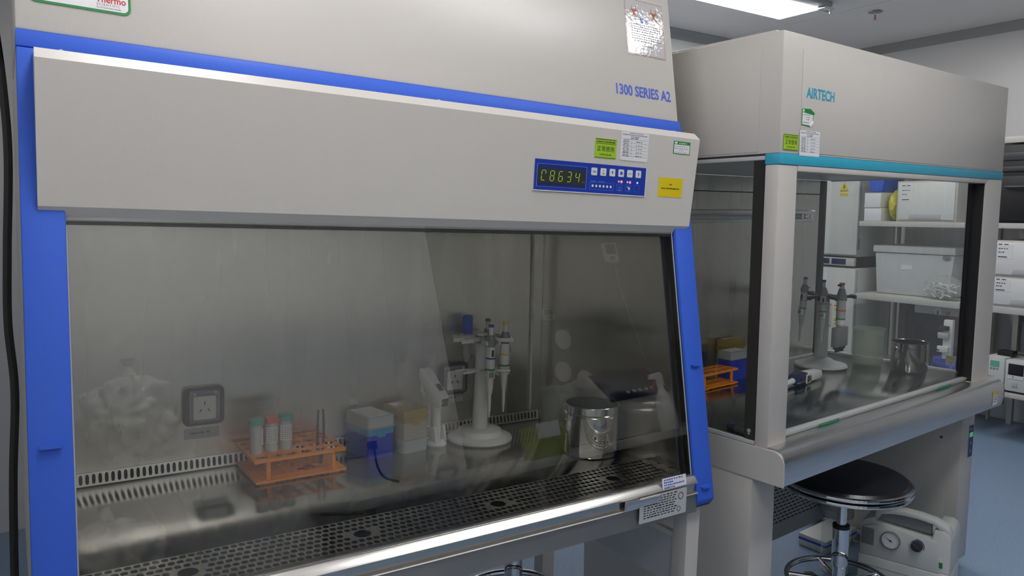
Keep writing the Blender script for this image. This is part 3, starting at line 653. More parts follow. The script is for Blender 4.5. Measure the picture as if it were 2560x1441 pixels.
def pipette(label, loc, rz, fr, top, band, tip=True, lean=0., group='hand pipettes on the white stand', dark=False, sc=1.):
    t = thing('pipette', label, 'pipette', loc, rz, fr, group); body = M['lgrey'] if dark else M['white']
    if lean: t.matrix_world = t.matrix_world @ Matrix.Rotation(lean, 4, 'X')
    if sc != 1: t.matrix_world = t.matrix_world @ Matrix.Scale(sc, 4)
    obj('plunger', MB().lathe([(0, .205), (.0055, .205), (.0055, .224), (0, .224)], n=20), body, t)
    obj('plunger_button', MB().lathe([(0, .2241), (.0068, .2241), (.0070, .229), (.0062, .2315), (0, .2315)], n=20), top, t)
    obj('collar', MB().lathe([(0, .176), (.0105, .176), (.0135, .184), (.0135, .192), (.0105, .197), (.0085, .2049), (0, .2049)], n=24), M['grey'], t)
    obj('hook', MB().box(-.006, .006, .010, .024, .1935, .1985, .002), M['grey'], t)
    obj('handle', MB().lathe([(0, .095), (.0098, .095), (.0118, .11), (.0122, .150), (.0112, .1758), (0, .1758)], n=24, sx=.92, sy=1.08), body, t)
    obj('colour_band', MB().lathe([(.0113, .146), (.0125, .146), (.0125, .150), (.0113, .150)], n=24, sx=.92, sy=1.08), band, t)
    obj('volume_window', MB().box(-.0028, .0028, -.0138, -.0125, .153, .169), M['dark'], t)
    g = MB()
    for k in range(10):
        a, c = R(-140+10*k), R(-140+10*(k+1))
        g.bm.faces.new([g.bm.verts.new((.0118*math.cos(q), .0136*math.sin(q), z)) for q, z in ((a, .098), (c, .098), (c, .118), (a, .118))])
    s_ = obj('inspection_label', g, M['paper'], t)
    obj('label_band', MB().lathe([(.0112, .118), (.0126, .118), (.0126, .1225), (.0112, .1225)], n=24, sx=.93, sy=1.09), M['green'], s_)
    obj('small_print', MB().box(-.008, -.004, -.0139, -.0137, .101, .114).box(-.002, .003, -.0141, -.0139, .101, .114).box(-.006, .006, -.0141, -.0139, .1155, .1165), M['inkg'], s_)
    obj('barrel', MB().lathe([(0, .058), (.0060, .058), (.0082, .075), (.0095, .0948), (0, .0948)], n=20), body, t)
    obj('tip_cone', MB().lathe([(0, .0), (.0022, .0), (.0030, .014), (.0038, .015), (.0046, .0578), (0, .0578)], n=16), body, t)
    return t
t = thing('pipette_stand', 'white carousel pipette stand with round base and forked arms in the blue trimmed cabinet', 'pipette stand', (.972, .533, ZW), 0, F1, 'pipette stands')
obj('base', MB().lathe([(0, 0), (.081, 0), (.083, .003), (.082, .008), (.060, .014), (.054, .026), (.024, .030), (0, .030)], n=56), M['white'], t)
obj('column', MB().lathe([(0, .0302), (.021, .0302), (.0195, .05), (.0150, .215), (.0140, .272), (0, .274)], n=28), M['white'], t)
def arms(z, L, w, th, skip=(), m='white', n=6, rot=0):
    for k in range(n):
        if k in skip: continue
        X = Matrix.Rotation(R(rot+360*k/n), 4, 'Z')
        g = MB(); g.prism([(.0155, -.011), (.030, -.012), (.042, -w), (L, -w), (L, -.0146), (.042, -.0146), (.042, .0146), (L, .0146), (L, w), (.042, w), (.030, .012), (.0155, .011)], 'z', z, z+th, X, .001)
        yield obj('fork_arm', g, M[m], t)
list(arms(.252, .078, .0185, .010, (), 'white', 5, -100)); list(arms(.176, .072, .0180, .006, (3,), 'white', 5, -100))
obj('hub', MB().lathe([(0, .248), (.020, .248), (.021, .256), (.017, .266), (0, .268)], n=28), M['grey'], t)
for lab, ang, rr_, dz, a, b_ in (('white hand pipette with dark blue button at the front of the white stand', -100, .0585, .070, 'blue_dk', 'blue_dk'), ('white hand pipette with yellow button on the right of the white stand', -28, .0585, .070, 'yellow', 'yellow'),
                            ('white hand pipette with grey button behind the yellow topped one', 44, .0585, .070, 'grey', 'grey')):
    x, y = .972+rr_*math.cos(R(ang)), .533+rr_*math.sin(R(ang))
    pipette(lab, (x, y, ZW+dz), R(ang+90) if ang != -100 else R(-8), F1, M[a], M[b_])
t = thing('tip_holder', 'blue capped cylinder at the back of the white pipette stand', 'pipette', (.9622, .5895, ZW+.128), 0, F1)
obj('cap', MB().lathe([(0, .135), (.0125, .135), (.0130, .140), (.0130, .178), (.0115, .182), (0, .182)], n=24), M['blue'], t)
obj('holder_body', MB().lathe([(0, .062), (.006, .062), (.0105, .08), (.0105, .1345), (0, .1345)], n=20), M['lgrey'], t)

def jug(label, loc, rz, fr, r, h, group):
    t = thing('beaker', label, 'beaker', loc, rz, fr, group)
    th = .0018
    obj('beaker_wall', MB().lathe([(0, 0), (r*.88, 0), (r*.97, .007), (r*.985, .02), (r, h-.006), (r+.004, h), (r+.0015, h+.001), (r-th, h-.006), (r*.985-th, .02), (r*.94, .009), (r*.85, .003), (0, .003)], n=48), M['beaker'], t)
    g = MB()
    for k in range(6):
        z = h*(.2+.12*k)
        for q in range(4 if k % 2 else 2):
            a, c = R(-112+4*q), R(-108+4*q)
            g.bm.faces.new([g.bm.verts.new((r*1.0006*math.cos(w_), r*1.0006*math.sin(w_), zz)) for w_, zz in ((a, z), (c, z), (c, z+.0012), (a, z+.0012))])
    obj('graduation', g, M['inkg'], t)
    return t
jug('cloudy plastic beaker behind the steel canister in the blue trimmed cabinet', (1.1675, .462, ZW), 0, F1, .0475, .120, 'cloudy plastic beakers')
def canister(label, loc, fr, r, h, group='round steel canisters', m='can'):
    t = thing('steel_canister', label, 'canister', loc, 0, fr, group)
    obj('canister_body', MB().lathe([(0, 0), (r-.004, 0), (r-.001, .002), (r, .006), (r, h*.80), (r+.0012, h*.815), (r+.0012, h*.835), (r-.001, h*.85), (r-.001, h-.002), (r, h-.001), (r-.001, h), (r-.0025, h-.001), (r-.0025, .004), (0, .003)], n=64), M[m], t)
    return t
canister('open polished steel canister standing on the worktop before the cloudy beaker', (1.150, .307, ZW), F1, .066, .122)
# ------------------------------------------------------------------ clean bench with the teal stripe, in its own frame
FA = Matrix.Translation((1.4976, .0539, 0)) @ Matrix.Rotation(R(3.2755), 4, 'Z')
AWD, ZA = 1.289, .7004
cb = thing('clean_bench', 'grey white laminar flow bench with teal stripe, glass sides and steel nosing', 'clean bench', (0, 0, 0), 0, FA)
DP = .66
obj('hood', MB().box(0, AWD, 0, DP, 1.4008, 1.678, .0025), M['cream2'], cab if 0 else cb)
obj('hood_front_panel', MB().box(.079, 1.236, -.0012, -.0001, 1.406, 1.645, .0005), M['cream2'], cb)
obj('hood_side_panel', MB().box(-.0012, -.0001, .058, .62, 1.406, 1.645, .0005), M['cream2'], cb)
obj('hood_top', MB().box(.03, AWD-.03, .04, DP-.03, 1.6785, 1.690, .003), M['cream2'], cb)
obj('stripe', MB().box(-.0006, AWD+.0006, -.0015, .0375, 1.3755, 1.4004, .0006), M['teal'], cb, 'teal stripe across the front')
obj('front_header', MB().box(.0765, 1.1645, 0, .030, 1.361, 1.375, .001), M['cream2'], cb)
obj('corner_post', MB().box(0, .0762, 0, .0375, .695, 1.375, .003), M['cream2'], cb)
obj('corner_post', MB().prism([(1.1648, .004), (1.182, 0), (AWD-.003, 0), (AWD, .003), (AWD, .045), (1.1648, .045)], 'z', .695, 1.375), M['cream2'], cb)
obj('corner_post', MB().box(0, .040, .602, .640, .7015, 1.4, .002), M['cream2'], cb)
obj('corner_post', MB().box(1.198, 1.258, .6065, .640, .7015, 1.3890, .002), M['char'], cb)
obj('side_header', MB().box(.0005, .020, .039, .60, 1.3865, 1.396, .001), M['lgrey'], cb)
obj('side_header', MB().box(AWD-.020, AWD, .0455, .60, 1.3865, 1.400, .001), M['lgrey'], cb)
obj('shadow_gap', MB().box(.0030, .012, .039, .64, 1.3962, 1.4007), M['char'], cb)
obj('diffuser', MB().box(.0205, AWD-.0205, .046, .60, 1.3895, 1.3985), M['lgrey'], cb)
obj('back_wall', MB().box(.0405, 1.2045, .606, .622, .7012, 1.3890), M['back'], cb)
obj('wall_seam', MB().box(.0405, 1.2045, .6048, .6058, 1.333, 1.3365), M['dark'], cb)
rail = obj('lamp_rail', MB().prism([(.6055, 1.2275), (.597, 1.2275), (.595, 1.230), (.595, 1.2375), (.6005, 1.239), (.6005, 1.258), (.595, 1.2595), (.595, 1.270), (.597, 1.2725), (.6055, 1.2725)], 'x', .045, 1.160), M['nose'], cb, 'steel rail across the back wall')
obj('lamp_tube', MB().cyl((.10, .588, 1.2485), (1.045, .588, 1.2485), .0065, n=14), M['tubep'], rail)
obj('lamp_holder', MB().box(1.040, 1.066, .580, .5948, 1.239, 1.258, .003).cyl((1.066, .588, 1.2485), (1.080, .588, 1.2485), .009, n=14).box(1.080, 1.106, .5815, .5948, 1.240, 1.257, .002), M['chrome'], rail)
# glass
obj('side_pane', MB().box(.004, .009, .0385, .601, .7055, 1.3862), M['pane'], cb)
obj('side_pane', MB().box(AWD-.009, AWD-.004, .0465, .601, .7055, 1.3862), M['pane'], cb)
M['bandg'] = mat('smoked_glass_edge', (.030, .031, .028), .12, 0, 0, 50, .02)
db = obj('dark_edge_band', MB().box(.0030, .0098, .0395, .070, .7060, 1.3855), M['bandg'], cb, 'smoked dark band along the pane')
obj('safety_mark', MB().lathe([(.0042, 0), (.0052, 0), (.0052, .0004), (.0042, .0004)], (0, 0, 0), 20).box(-.0008, .0008, -.0022, .0022, 0, .0004).box(.0012, .0020, -.0022, .0022, 0, .0004).box(-.0020, -.0012, -.0022, .0022, 0, .0004).box(-.003, .003, -.0090, -.0070, 0, .0004), M['white'], db, loc=(.0028, .056, .727), rot=(PI/2, 0, -PI/2))
obj('dark_edge_band', MB().box(AWD-.0098, AWD-.0030, .0475, .100, .7060, 1.3855), M['bandg'], cb, 'smoked dark band along the pane')
so = obj('sash', MB().box(.0768, 1.1642, .0305, .0350, .7140, 1.372), M['pane'], cb)
sb = obj('sash_rail', MB().box(.0768, 1.1642, .0225, .0365, .7005, .7138, .0012).box(.0768, 1.1642, .0185, .0225, .7075, .7132, .0008), M['lgrey'], cb, 'pale aluminium rail at the foot of the sash')
for u in (.258, .945): 
    q = obj('green_label', MB().box(0, .098, 0, .0062, 0, .0004), M['green'], sb, 'green strip label', loc=(u, .0183, .7080-.006), rot=(PI/2, 0, 0))
    obj('small_print', bars([(.008, .0020, .08, 9)], .0022), M['teal'], q, loc=(0, 0, .0004))
obj('sash_channel', MB().box(1.1645, 1.16478, .0055, .0448, .7015, 1.3605).box(1.149, 1.1643, .0366, .0440, .7145, 1.372), M['black'], cb)
# table: steel deck with rounded nosing, white end plates
obj('worktop', MB().box(.0105, AWD-.0105, .0375, .601, .672, .70, .001), M['top'], cb, 'dark mirror like steel worktop')
nose = [(.037, .6995)]+[(-.020-.027*math.sin(R(a)), .6685+.031*math.cos(R(a))) for a in range(0, 91, 10)]+[(-.0475, .640), (-.0440, .6130), (-.030, .6125), (-.030, .620), (.037, .620)]
obj('nosing', MB().prism(nose, 'x', .0005, AWD+.012), M['nose'], cb, 'wide rounded steel front edge')
endp = [(DP, .6945), (-.018, .6945)]+[(-.018-.030*math.sin(R(a)), .6645+.030*math.cos(R(a))) for a in range(10, 91, 10)]+[(-.0480, .640), (-.0480, .6125), (DP, .6125)]
obj('end_plate', MB().prism(endp, 'x', -.004, 0), M['cream2'], cb)
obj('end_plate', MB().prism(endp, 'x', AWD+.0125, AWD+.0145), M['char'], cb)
obj('side_sill', MB().box(.0005, .0100, .0385, .601, .6950, .7050, .001), M['lgrey'], cb)
obj('side_sill', MB().box(AWD-.0100, AWD-.0005, .0465, .601, .6950, .7080, .001), M['white'], cb)
obj('apron', MB().box(.0005, AWD, .038, .60, .6130, .6715), M['cream2'], cb)
# legs: two pedestals, back grille, feet
obj('pedestal', MB().box(0, .100, .040, .64, .030, .6122, .003), M['cream2'], cb)
pr = obj('pedestal', MB().box(1.211, 1.3105, .040, .64, .038, .6122, .003), M['cream2'], cb)
dpn = obj('pedestal_door', MB().box(1.2096, 1.2108, .085, .60, .060, .500, .0004), M['cream2'], cb)
obj('door_screw', MB().cyl((1.2094, .105, .478), (1.2080, .105, .478), .005, n=14), M['dsteel'], dpn)
obj('power_outlet', MB().rrect(-.045, .045, -.02, .02, .004, 0, .006), M['lgrey'], cb, loc=(1.2106, .19, .565), rot=(PI/2, 0, -PI/2))
obj('outlet_face', MB().rrect(-.02, .0, -.012, .012, .003, .006, .0075).rrect(.004, .024, -.012, .012, .003, .006, .0075), M['char'], cb, loc=(1.2106, .19, .565), rot=(PI/2, 0, -PI/2))
tp = obj('touch_panel', MB().rrect(0, .040, 0, .118, .003, 0, .0012), M['lgrey'], cb, 'narrow dark blue touch panel with green display', loc=(1.2635, .0398, .408), rot=(PI/2, 0, 0))
M['navy'] = mat('navy_panel_film', srgb(20, 34, 78), .25)
obj('panel_field', MB().rrect(.003, .037, .003, .115, .002, .0012, .0018), M['navy'], tp)
obj('panel_display', MB().box(.007, .033, .074, .090, .0018, .0022), M['ledg'], tp)
for y in (.018, .046): obj('panel_key', MB().rrect(.013, .023, y, y+.013, .002, .0018, .0024), M['inkl'], tp)
obj('panel_print', bars([(.010, .100, .018, 3)], .004), M['white'], tp, loc=(0, 0, .0018))
for u, v, z in ((.05, .085, .0298), (.05, .58, .0298), (1.262, .085, .0378), (1.262, .58, .0378)):
    obj('foot', MB().lathe([(0, 0), (.024, 0), (.024, .006), (.012, .012), (.010, z), (0, z)], (u, v, 0), 24), M['dsteel'], cb)
gp = obj('kick_panel', MB().box(.1005, 1.2090, .378, .390, .155, .6120, .001), M['lgrey'], cb)
obj('air_grille', MB().perf(0, 1.0, 0, .36, .0235, .0128, .0088, .0024, 5., True), M['lgrey'], cb, 'grille with rows of short slots', loc=(.150, .3695, .215), rot=(PI/2, 0, 0), recalc=False)
obj('grille_backing', MB().box(.148, 1.152, .3715, .3755, .213, .577), M['dark'], cb)
obj('bench_underside', MB().box(.1005, 1.2090, .380, .60, .600, .6120), M['dark'], cb)
# lettering and stickers on the hood
text('brand_name', 'AIRTECH', .0340, M['teal'], cb, (.098, -.0016, 1.5355), (PI/2, 0, 0), 'LEFT', .90, 1, .0002, 'teal brand lettering', .0008)
def fl(parent, name, mb, m, x, z, o=.0002, label=None): return obj(name, mb, m, parent, label, loc=(x, -.0012-o, z), rot=(PI/2, 0, 0))
status(cb, fl, .0115, 1.409, .060, .0365)
card(cb, fl, .0765, 1.3985, .086, .060)
s_ = fl(cb, 'calibration_sticker', MB().prism([(0, 0), (.036, -.002), (.048, .008), (.050, .026), (.056, .030), (.036, .040), (0, .038)], 'z', 0, .0004), M['green'], .081, 1.470, .0006, 'curled torn calibration sticker with green head')
obj('printed_field', MB().prism([(.002, .002), (.035, .001), (.046, .009), (.047, .026), (.002, .030)], 'z', .0004, .0006).rrect(.002, .010, .031, .037, .002, .0004, .0006), M['paper'], s_)
obj('small_print', bars([(.005, .024, .034, 5), (.018, .018, .016, 2), (.018, .013, .014, 2), (.005, .006, .03, 4)], .0018), M['inkg'], s_, loc=(0, 0, .0006))
obj('curled_corner', MB().prism([(.034, -.002), (.048, .008), (.044, .012)], 'z', .0006, .004), M['white'], s_)
for u, v, m_ in ((1.212, .020, None),):
    q = obj('warning_label', MB().box(0, .038, 0, .047, 0, .0004), M['paper'], cb, 'white label with yellow head on the nosing', loc=(1.205, -.0484, .624), rot=(PI/2, 0, 0))
    obj('label_head', MB().box(0, .038, .034, .047, .0004, .0006), M['yellow'], q); obj('small_print', bars([(.004, .026, .030, 5), (.004, .018, .030, 6), (.004, .010, .026, 4)], .0035), M['inkg'], q, loc=(0, 0, .0004))
q = obj('warning_label', MB().box(0, .030, 0, .036, 0, .0004), M['paper'], cb, 'white label with yellow head on the right side pane', loc=(1.2784, .135, .722), rot=(PI/2, 0, -PI/2))
obj('label_head', MB().box(0, .030, .022, .036, .0004, .0006), M['yellow'], q); obj('small_print', bars([(.003, .014, .024, 4), (.003, .007, .02, 3)], .003), M['inkb'], q, loc=(0, 0, .0004))

# ---- things in and under the clean bench
tube_rack('empty orange tube rack behind the left glass of the teal striped bench', (.312, .452, ZA), R(1), FA, .196, .076, 6, 2)
tip_box('pipette_tip_box', 'tall dull amber tip box behind the orange rack in the teal striped bench', (.634, .5795, ZA), 0, FA, .112, .048, .121, (M['tipbody'], M['tipyel'], M['tipyel']), 'stack', 'pipette tip boxes')
tip_box('pipette_tip_box', 'blue tip box with frosted lid in the teal striped bench', (.568, .5205, ZA), 0, FA, .100, .062, .096, (M['tipblue'], M['tipblue'], M['tiplid']), 'plain', 'pipette tip boxes')
t = thing('pipette_stand', 'pipette stand with round pale base and dark grey carousel in the teal striped bench', 'pipette stand', (1.000, .452, ZA), 0, FA, 'pipette stands')
obj('base', MB().lathe([(0, 0), (.090, 0), (.093, .004), (.090, .010), (.055, .018), (.036, .030), (.024, .034), (0, .034)], n=56), M['lgrey'], t)
obj('column', MB().lathe([(0, .0342), (.023, .0342), (.0225, .262), (.018, .268), (0, .268)], n=28), M['lgrey'], t)
obj('hub', MB().lathe([(.0232, .250), (.034, .252), (.034, .266), (.0232, .268)], n=28), M['char'], t)
for a in (178, 210, 243, 320, 60):
    X = Matrix.Rotation(R(a), 4, 'Z'); obj('carousel_arm', MB().box(.032, .104, -.009, .009, .254, .264, .002, X).box(.100, .112, -.020, .020, .252, .266, .003, X), M['char'], t)
def at_(u, v, z): return (u, v, z)
pipette('grey hand pipette leaning outwards on the left of the dark carousel', (.861, .4568, ZA+.104), R(268), FA, M['blue_dk'], M['grey'], True, R(-6), 'hand pipettes on the dark carousel', True)
pipette('grey hand pipette with dark blue button at the middle of the dark carousel', (.8895, .3885, ZA+.098), R(300), FA, M['blue_dk'], M['grey'], True, 0, 'hand pipettes on the dark carousel', True)
t = thing('multichannel_pipette', 'multichannel pipette with orange button and wide grey eight tip head on the dark carousel', 'pipette', (.927, .3425, ZA+.062), R(4), FA, 'hand pipettes on the dark carousel')
obj('plunger', MB().lathe([(0, .238), (.0075, .238), (.0075, .252), (0, .252)], n=20), M['lgrey'], t)
obj('plunger_button', MB().lathe([(0, .2521), (.0095, .2521), (.0095, .258), (0, .260)], n=20), M['capo'], t)
obj('ejector', MB().box(-.024, -.0105, -.006, .006, .2475, .2540, .002), M['navy'], t)
obj('collar', MB().lathe([(0, .198), (.0150, .198), (.017, .210), (.012, .230), (.010, .2378), (0, .2378)], n=24), M['grey'], t)
obj('handle', MB().lathe([(0, .105), (.0135, .105), (.0150, .13), (.0155, .17), (.0142, .1978), (0, .1978)], n=24), M['lgrey'], t)
obj('colour_band', MB().lathe([(.0145, .160), (.0160, .160), (.0160, .165), (.0145, .165)], n=24), M['capo'], t)
obj('label_band', MB().lathe([(.0132, .112), (.0150, .112), (.0154, .130), (.0140, .130)], n=24), M['paper'], t)
obj('label_band', MB().lathe([(.0142, .1302), (.0155, .1302), (.0156, .135), (.0142, .135)], n=24), M['green'], t)
obj('manifold', MB().box(-.042, .042, -.012, .012, .034, .1045, .005), M['grey'], t)
obj('nozzle_bar', MB().box(-.030, .030, -.008, .008, .0260, .0338, .001), M['char'], t)
for k in range(8): obj('nozzle', MB().cyl((-.0275+.0079*k, 0, .0258), (-.0275+.0079*k, 0, .016), .0034, .0026, 10), M['char'], t)
t = thing('electronic_pipette', 'white and dark blue electronic pipette lying on the worktop of the teal striped bench', 'pipette', (.715, .335, ZA), R(8), FA)
obj('handle', MB().prism([(-.02, .004), (.075, .003), (.092, .008), (.094, .020), (.086, .030), (.05, .034), (.0, .037), (-.02, .036)], 'y', -.017, .017, b=.005), M['white'], t)
obj('head', MB().prism([(-.105, .006), (-.0205, .003), (-.0205, .036), (-.06, .046), (-.105, .036)], 'y', -.016, .016, b=.004), M['navy'], t)
obj('display_block', MB().box(-.045, -.008, -.0215, -.0172, .004, .034, .002), M['white'], t)
obj('display', MB().box(-.041, -.024, -.0222, -.0216, .008, .030).box(-.020, -.011, -.0222, -.0216, .010, .028), M['char'], t)
obj('ejector_bar', MB().box(-.11, -.046, -.0205, -.0165, .012, .0165, .001), M['chrome'], t)
obj('barrel', MB().cyl((-.1055, 0, .020), (-.19, 0, .014), .010, .005, 16), M['white'], t)
jug('cloudy plastic beaker beside the steel canister in the teal striped bench', (1.186, .372, ZA), 0, FA, .0545, .134, 'cloudy plastic beakers')
canister('open steel canister near the front right corner of the teal striped bench', (1.190, .222, ZA), FA, .061, .104, m='dcan')
t = thing('marker_pen', 'short black marker lying by the lower left glass edge of the teal striped bench', 'pen', (.0340, .075, ZA+.008), R(78), FA)
obj('barrel', MB().cyl((0, 0, 0), (.052, 0, 0), .0078, n=14), M['char'], t); obj('cap', MB().cyl((.0525, 0, 0), (.075, 0, 0), .0085, n=14), M['navy'], t)

# stools
def stool(label, loc, rz, dz=0.):
    t = thing('lab_stool', label, 'stool', loc, rz, None, 'black lab stools'); r = .183
    obj('seat', MB().lathe([(0, .4460), (r-.012, .4460), (r-.004, .4500), (r-.002, .4760), (r-.010, .4840), (r-.03, .4885), (0, .4895)], n=72), M['seat'], t)
    for z in (.4485, .4640): obj('seat_ring', MB().lathe([(r-.0035, z), (r+.0035, z+.001), (r+.0060, z+.0055), (r+.0050, z+.0105), (r-.0015, z+.0125)], n=72), M['chrome'], t)
    obj('seat_plate', MB().lathe([(0, .434), (.055, .434), (.075, .4458), (0, .4458)], n=32), M['black'], t)
    obj('gas_lift', MB().lathe([(0, .31), (.0145, .31), (.0150, .4338), (0, .4338)], n=28), M['chrome'], t)
    obj('lift_sleeve', MB().lathe([(0, .1985), (.021, .1985), (.0235, .205), (.0235, .318), (0, .318)], n=32), M['chrome'], t)
    obj('sleeve_collar', MB().lathe([(.0150, .3182), (.0245, .3182), (.0245, .328), (.0150, .330)], n=32), M['black'], t)
    obj('column', MB().lathe([(0, .075), (.0185, .075), (.0185, .1983), (0, .1983)], n=28), M['chrome'], t)
    obj('foot_ring', MB().tube([(.150*math.cos(2*PI*k/40), .150*math.sin(2*PI*k/40), .150) for k in range(40)], .0095, 12, 1, True), M['chrome'], t)
    if dz:
        for ch in t.children: ch.location.z = dz
        obj('column', MB().lathe([(0, .0755), (.0180, .0755), (.0180, .075+dz-.001), (0, .075+dz-.001)], n=28), M['chrome'], t)
    for k in range(5):
        a = R(72*k+20); c_, s_ = math.cos(a), math.sin(a)
        if k != 9: obj('ring_spoke', MB().tube([(.019*c_, .019*s_, .150+dz), (.143*c_, .143*s_, .150+dz)], .006, 8, 1), M['chrome'], t)
        l = obj('base_leg', MB().prism([(.015, .050), (.20, .046), (.235, .052), (.235, .062), (.18, .074), (.015, .098)], 'y', -.014, .014, Matrix.Rotation(a, 4, 'Z'), .003), M['char'], t)
        obj('castor', MB().cyl((.222*c_-.012*s_, .222*s_+.012*c_, .022), (.222*c_+.012*s_, .222*s_-.012*c_, .022), .022, n=18).cyl((.222*c_, .222*s_, .036), (.222*c_, .222*s_, .050), .006, n=8), M['black'], l)
    return t
stool('round black vinyl stool with chrome rings in front of the teal striped bench', (2.045, .188, 0), R(35))
stool('black stool pushed far under the blue trimmed cabinet', (1.055, .490, 0), R(-6), .10)
# suction pump
t = thing('suction_pump', 'off white suction pump with gauge, knob and carrying handle under the teal striped bench', 'suction pump', (2.422, .182, 0), R(-73.9))
fx = -.0800
body = [(-.128, .012), (-.128, .236), (-.118, .250), (-.095, .262), (-.086, .266), (-.083, .250), (.083, .238), (.088, .270), (.118, .272), (.132, .262), (.137, .245), (.137, .012)]
obj('pump_body', MB().prism(body, 'y', fx+.008, .080, b=.004), M['pump'], t)
obj('lower_shell', MB().box(-.130, .1385, fx, .081, .008, .134, .006), M['pump'], t)
obj('instrument_panel', MB().prism([(-.124, .1345), (.110, .1345), (.100, .235), (-.085, .243), (-.124, .225)], 'y', fx+.002, fx+.0078, b=.001), M['pump'], t)
obj('handle', MB().prism([(-.0880, .2640), (-.0850, .292), (-.04, .303), (.0, .307), (.045, .306), (.088, .300), (.125, .285), (.137, .262), (.110, .262), (.086, .284), (.04, .290), (0, .290), (-.04, .286), (-.070, .277), (-.072, .2640)], 'y', fx+.010, fx+.052, b=.004), M['pump'], t)
obj('handle_recess', MB().prism([(-.070, .2560), (-.070, .274), (-.04, .284), (.04, .288), (.078, .282), (.078, .2480)], 'y', fx+.024, fx+.040), M['grey'], t)
g_ = obj('vacuum_gauge', MB().lathe([(0, 0), (.029, 0), (.030, .003), (.030, .009), (.026, .010), (.0255, .008), (0, .008)], n=40), M['grey'], t, loc=(-.033, fx+.0019, .204), rot=(PI/2, 0, 0))
obj('gauge_face', MB().lathe([(0, .0081), (.0252, .0081), (.0252, .0086), (0, .0086)], n=36), M['paper'], g_)
g = MB()
for k in range(21):
    a = R(-45+270*k/20); g.box(.019, .0225, -.0003, .0003, .0086, .0088, 0, Matrix.Rotation(a, 4, 'Z'))
obj('gauge_scale', g, M['ink'], g_)
obj('gauge_needle', MB().prism([(-.007, -.0012), (.018, -.0003), (.018, .0003), (-.007, .0012)], 'z', .0089, .0094, Matrix.Rotation(R(152), 4, 'Z')).lathe([(0, .0089), (.003, .0089), (.003, .0098), (0, .0098)], n=14), M['ink'], g_)
k_ = obj('regulator_knob', MB().lathe([(0, 0), (.0175, 0), (.0165, .014), (0, .015)], n=32).box(-.003, .003, -.0165, .0165, .0145, .019, .001, Matrix.Rotation(R(50), 4, 'Z')), M['char'], t, loc=(.044, fx+.0018, .208), rot=(PI/2, 0, 0))
obj('knob_collar', MB().lathe([(.0180, 0), (.0235, 0), (.0235, .0012), (.0180, .0012)], n=36), M['white'], k_)
g = MB()
for k in range(12):
    a, c_ = R(-30+11*k), R(-30+11*(k+1)); g.prism([(.0195*math.cos(a), .0195*math.sin(a)), (.0215*math.cos(a), .0215*math.sin(a)), (.0215*math.cos(c_), .0215*math.sin(c_)), (.0195*math.cos(c_), .0195*math.sin(c_))], 'z', .0013, .0017)
obj('knob_arc', g, M['blue_dk'], k_)
s_ = obj('switch_plate', MB().box(.092, .136, 0, .0012, .140, .185), M['white'], t, loc=(0, fx-.0002, 0)); s_.location = (0, fx+.0064, 0)
obj('power_switch', MB().box(.100, .117, -.004, 0, .153, .171, .001), M['ledg'] if 0 else M['green'], s_)
obj('shell_groove', MB().box(-.126, .120, fx-.0006, fx, .100, .1015), M['grey'], t)
obj('drain_window', MB().box(-.122, -.084, fx+.0008, fx+.0019, .170, .226), M['grey'], t)
obj('bottle_holder', MB().box(-.160, -.1305, -.028, .028, .140, .152, .003), M['lgrey'], t)
t = thing('waste_jar', 'clear waste jar with grey lid and pale hose behind the stool column', 'jar', (2.378, .408, 0), 0)
obj('jar_wall', MB().lathe([(0, .004), (.044, .004), (.048, .012), (.050, .205), (.048, .205), (.046, .013), (.042, .007), (0, .007)], n=40), M['pane'], t)
obj('jar_base', MB().lathe([(0, 0), (.046, 0), (.047, .0038), (0, .0038)], n=32), M['lgrey'], t)
obj('jar_lid', MB().lathe([(0, .245), (.035, .245), (.048, .238), (.0545, .232), (.0545, .206), (.0505, .206), (.0505, .22), (0, .22)], n=40), M['lgrey'], t)
obj('hose', MB().tube([(.01, -.01, .245), (.02, -.03, .275), (.026, -.055, .268), (.029, -.072, .252), (.030, -.080, .238)], .0055, 10, 6), M['bagw'], t)
obj('float_arm', MB().box(-.062, -.048, -.05, -.036, .09, .215, .002), M['lgrey'], t)
t = thing('parts_box', 'low white box with a blue band on the floor under the teal striped bench', 'box', (1.095, .442, 0), 0, FA)
obj('box_base', MB().box(-.11, .11, -.055, .055, 0, .036, .003), M['white'], t); obj('box_lid', MB().box(-.112, .112, -.057, .057, .0365, .048, .003), M['white'], t)
obj('box_band', MB().box(-.1104, .1104, -.0554, .0554, .024, .033), M['blue'], t)
# ------------------------------------------------------------------ shelving and equipment along the right wall
M['board'] = mat('cream_shelf_board', (.55, .53, .49), .4, 0, .05, 60)
M['rackback'] = mat('grey_rack_panel', (.20, .21, .21), .4, 0, .05, 60)
def shelf_rack(label, y0, y1, zs_, back, u=.028):
    t = thing('shelving_rack', label, 'shelving rack', (4.74, (y0+y1)/2, 0), 0, None, 'shelving racks by the right wall'); w = (y1-y0)/2
    for z, th in zs_: obj('shelf', MB().box(-.24, .24, -w, w, z-th, z, .002), M['board'], t)
    zt = max(z for z, _ in zs_)
    for x in (.2085,):
        for y in (-w+.0005, w-u-.0005):
            zz = 0.0
            for z, th in sorted(zs_):
                if z-th-.0005 > zz+.01: obj('upright', MB().box(x, x+.03, y, y+u, zz+.0003, z-th-.0003), M['board'], t)
                zz = z
    for (za, tha), (zb_, thb) in back: obj('back_sheet', MB().box(.2340, .2385, -w+.031, w-.031, za+.0005, zb_-thb-.0005), M['rackback'], t)
    return t
shelf_rack('tall cream shelving rack whose end shows right of the teal striped bench', -.10, .935, [(1.676, .034), (1.213, .030), (.757, .038), (.286, .026)], [((.286, 0), (.757, .038)), ((.757, 0), (1.213, .030)), ((1.213, 0), (1.676, .034))])
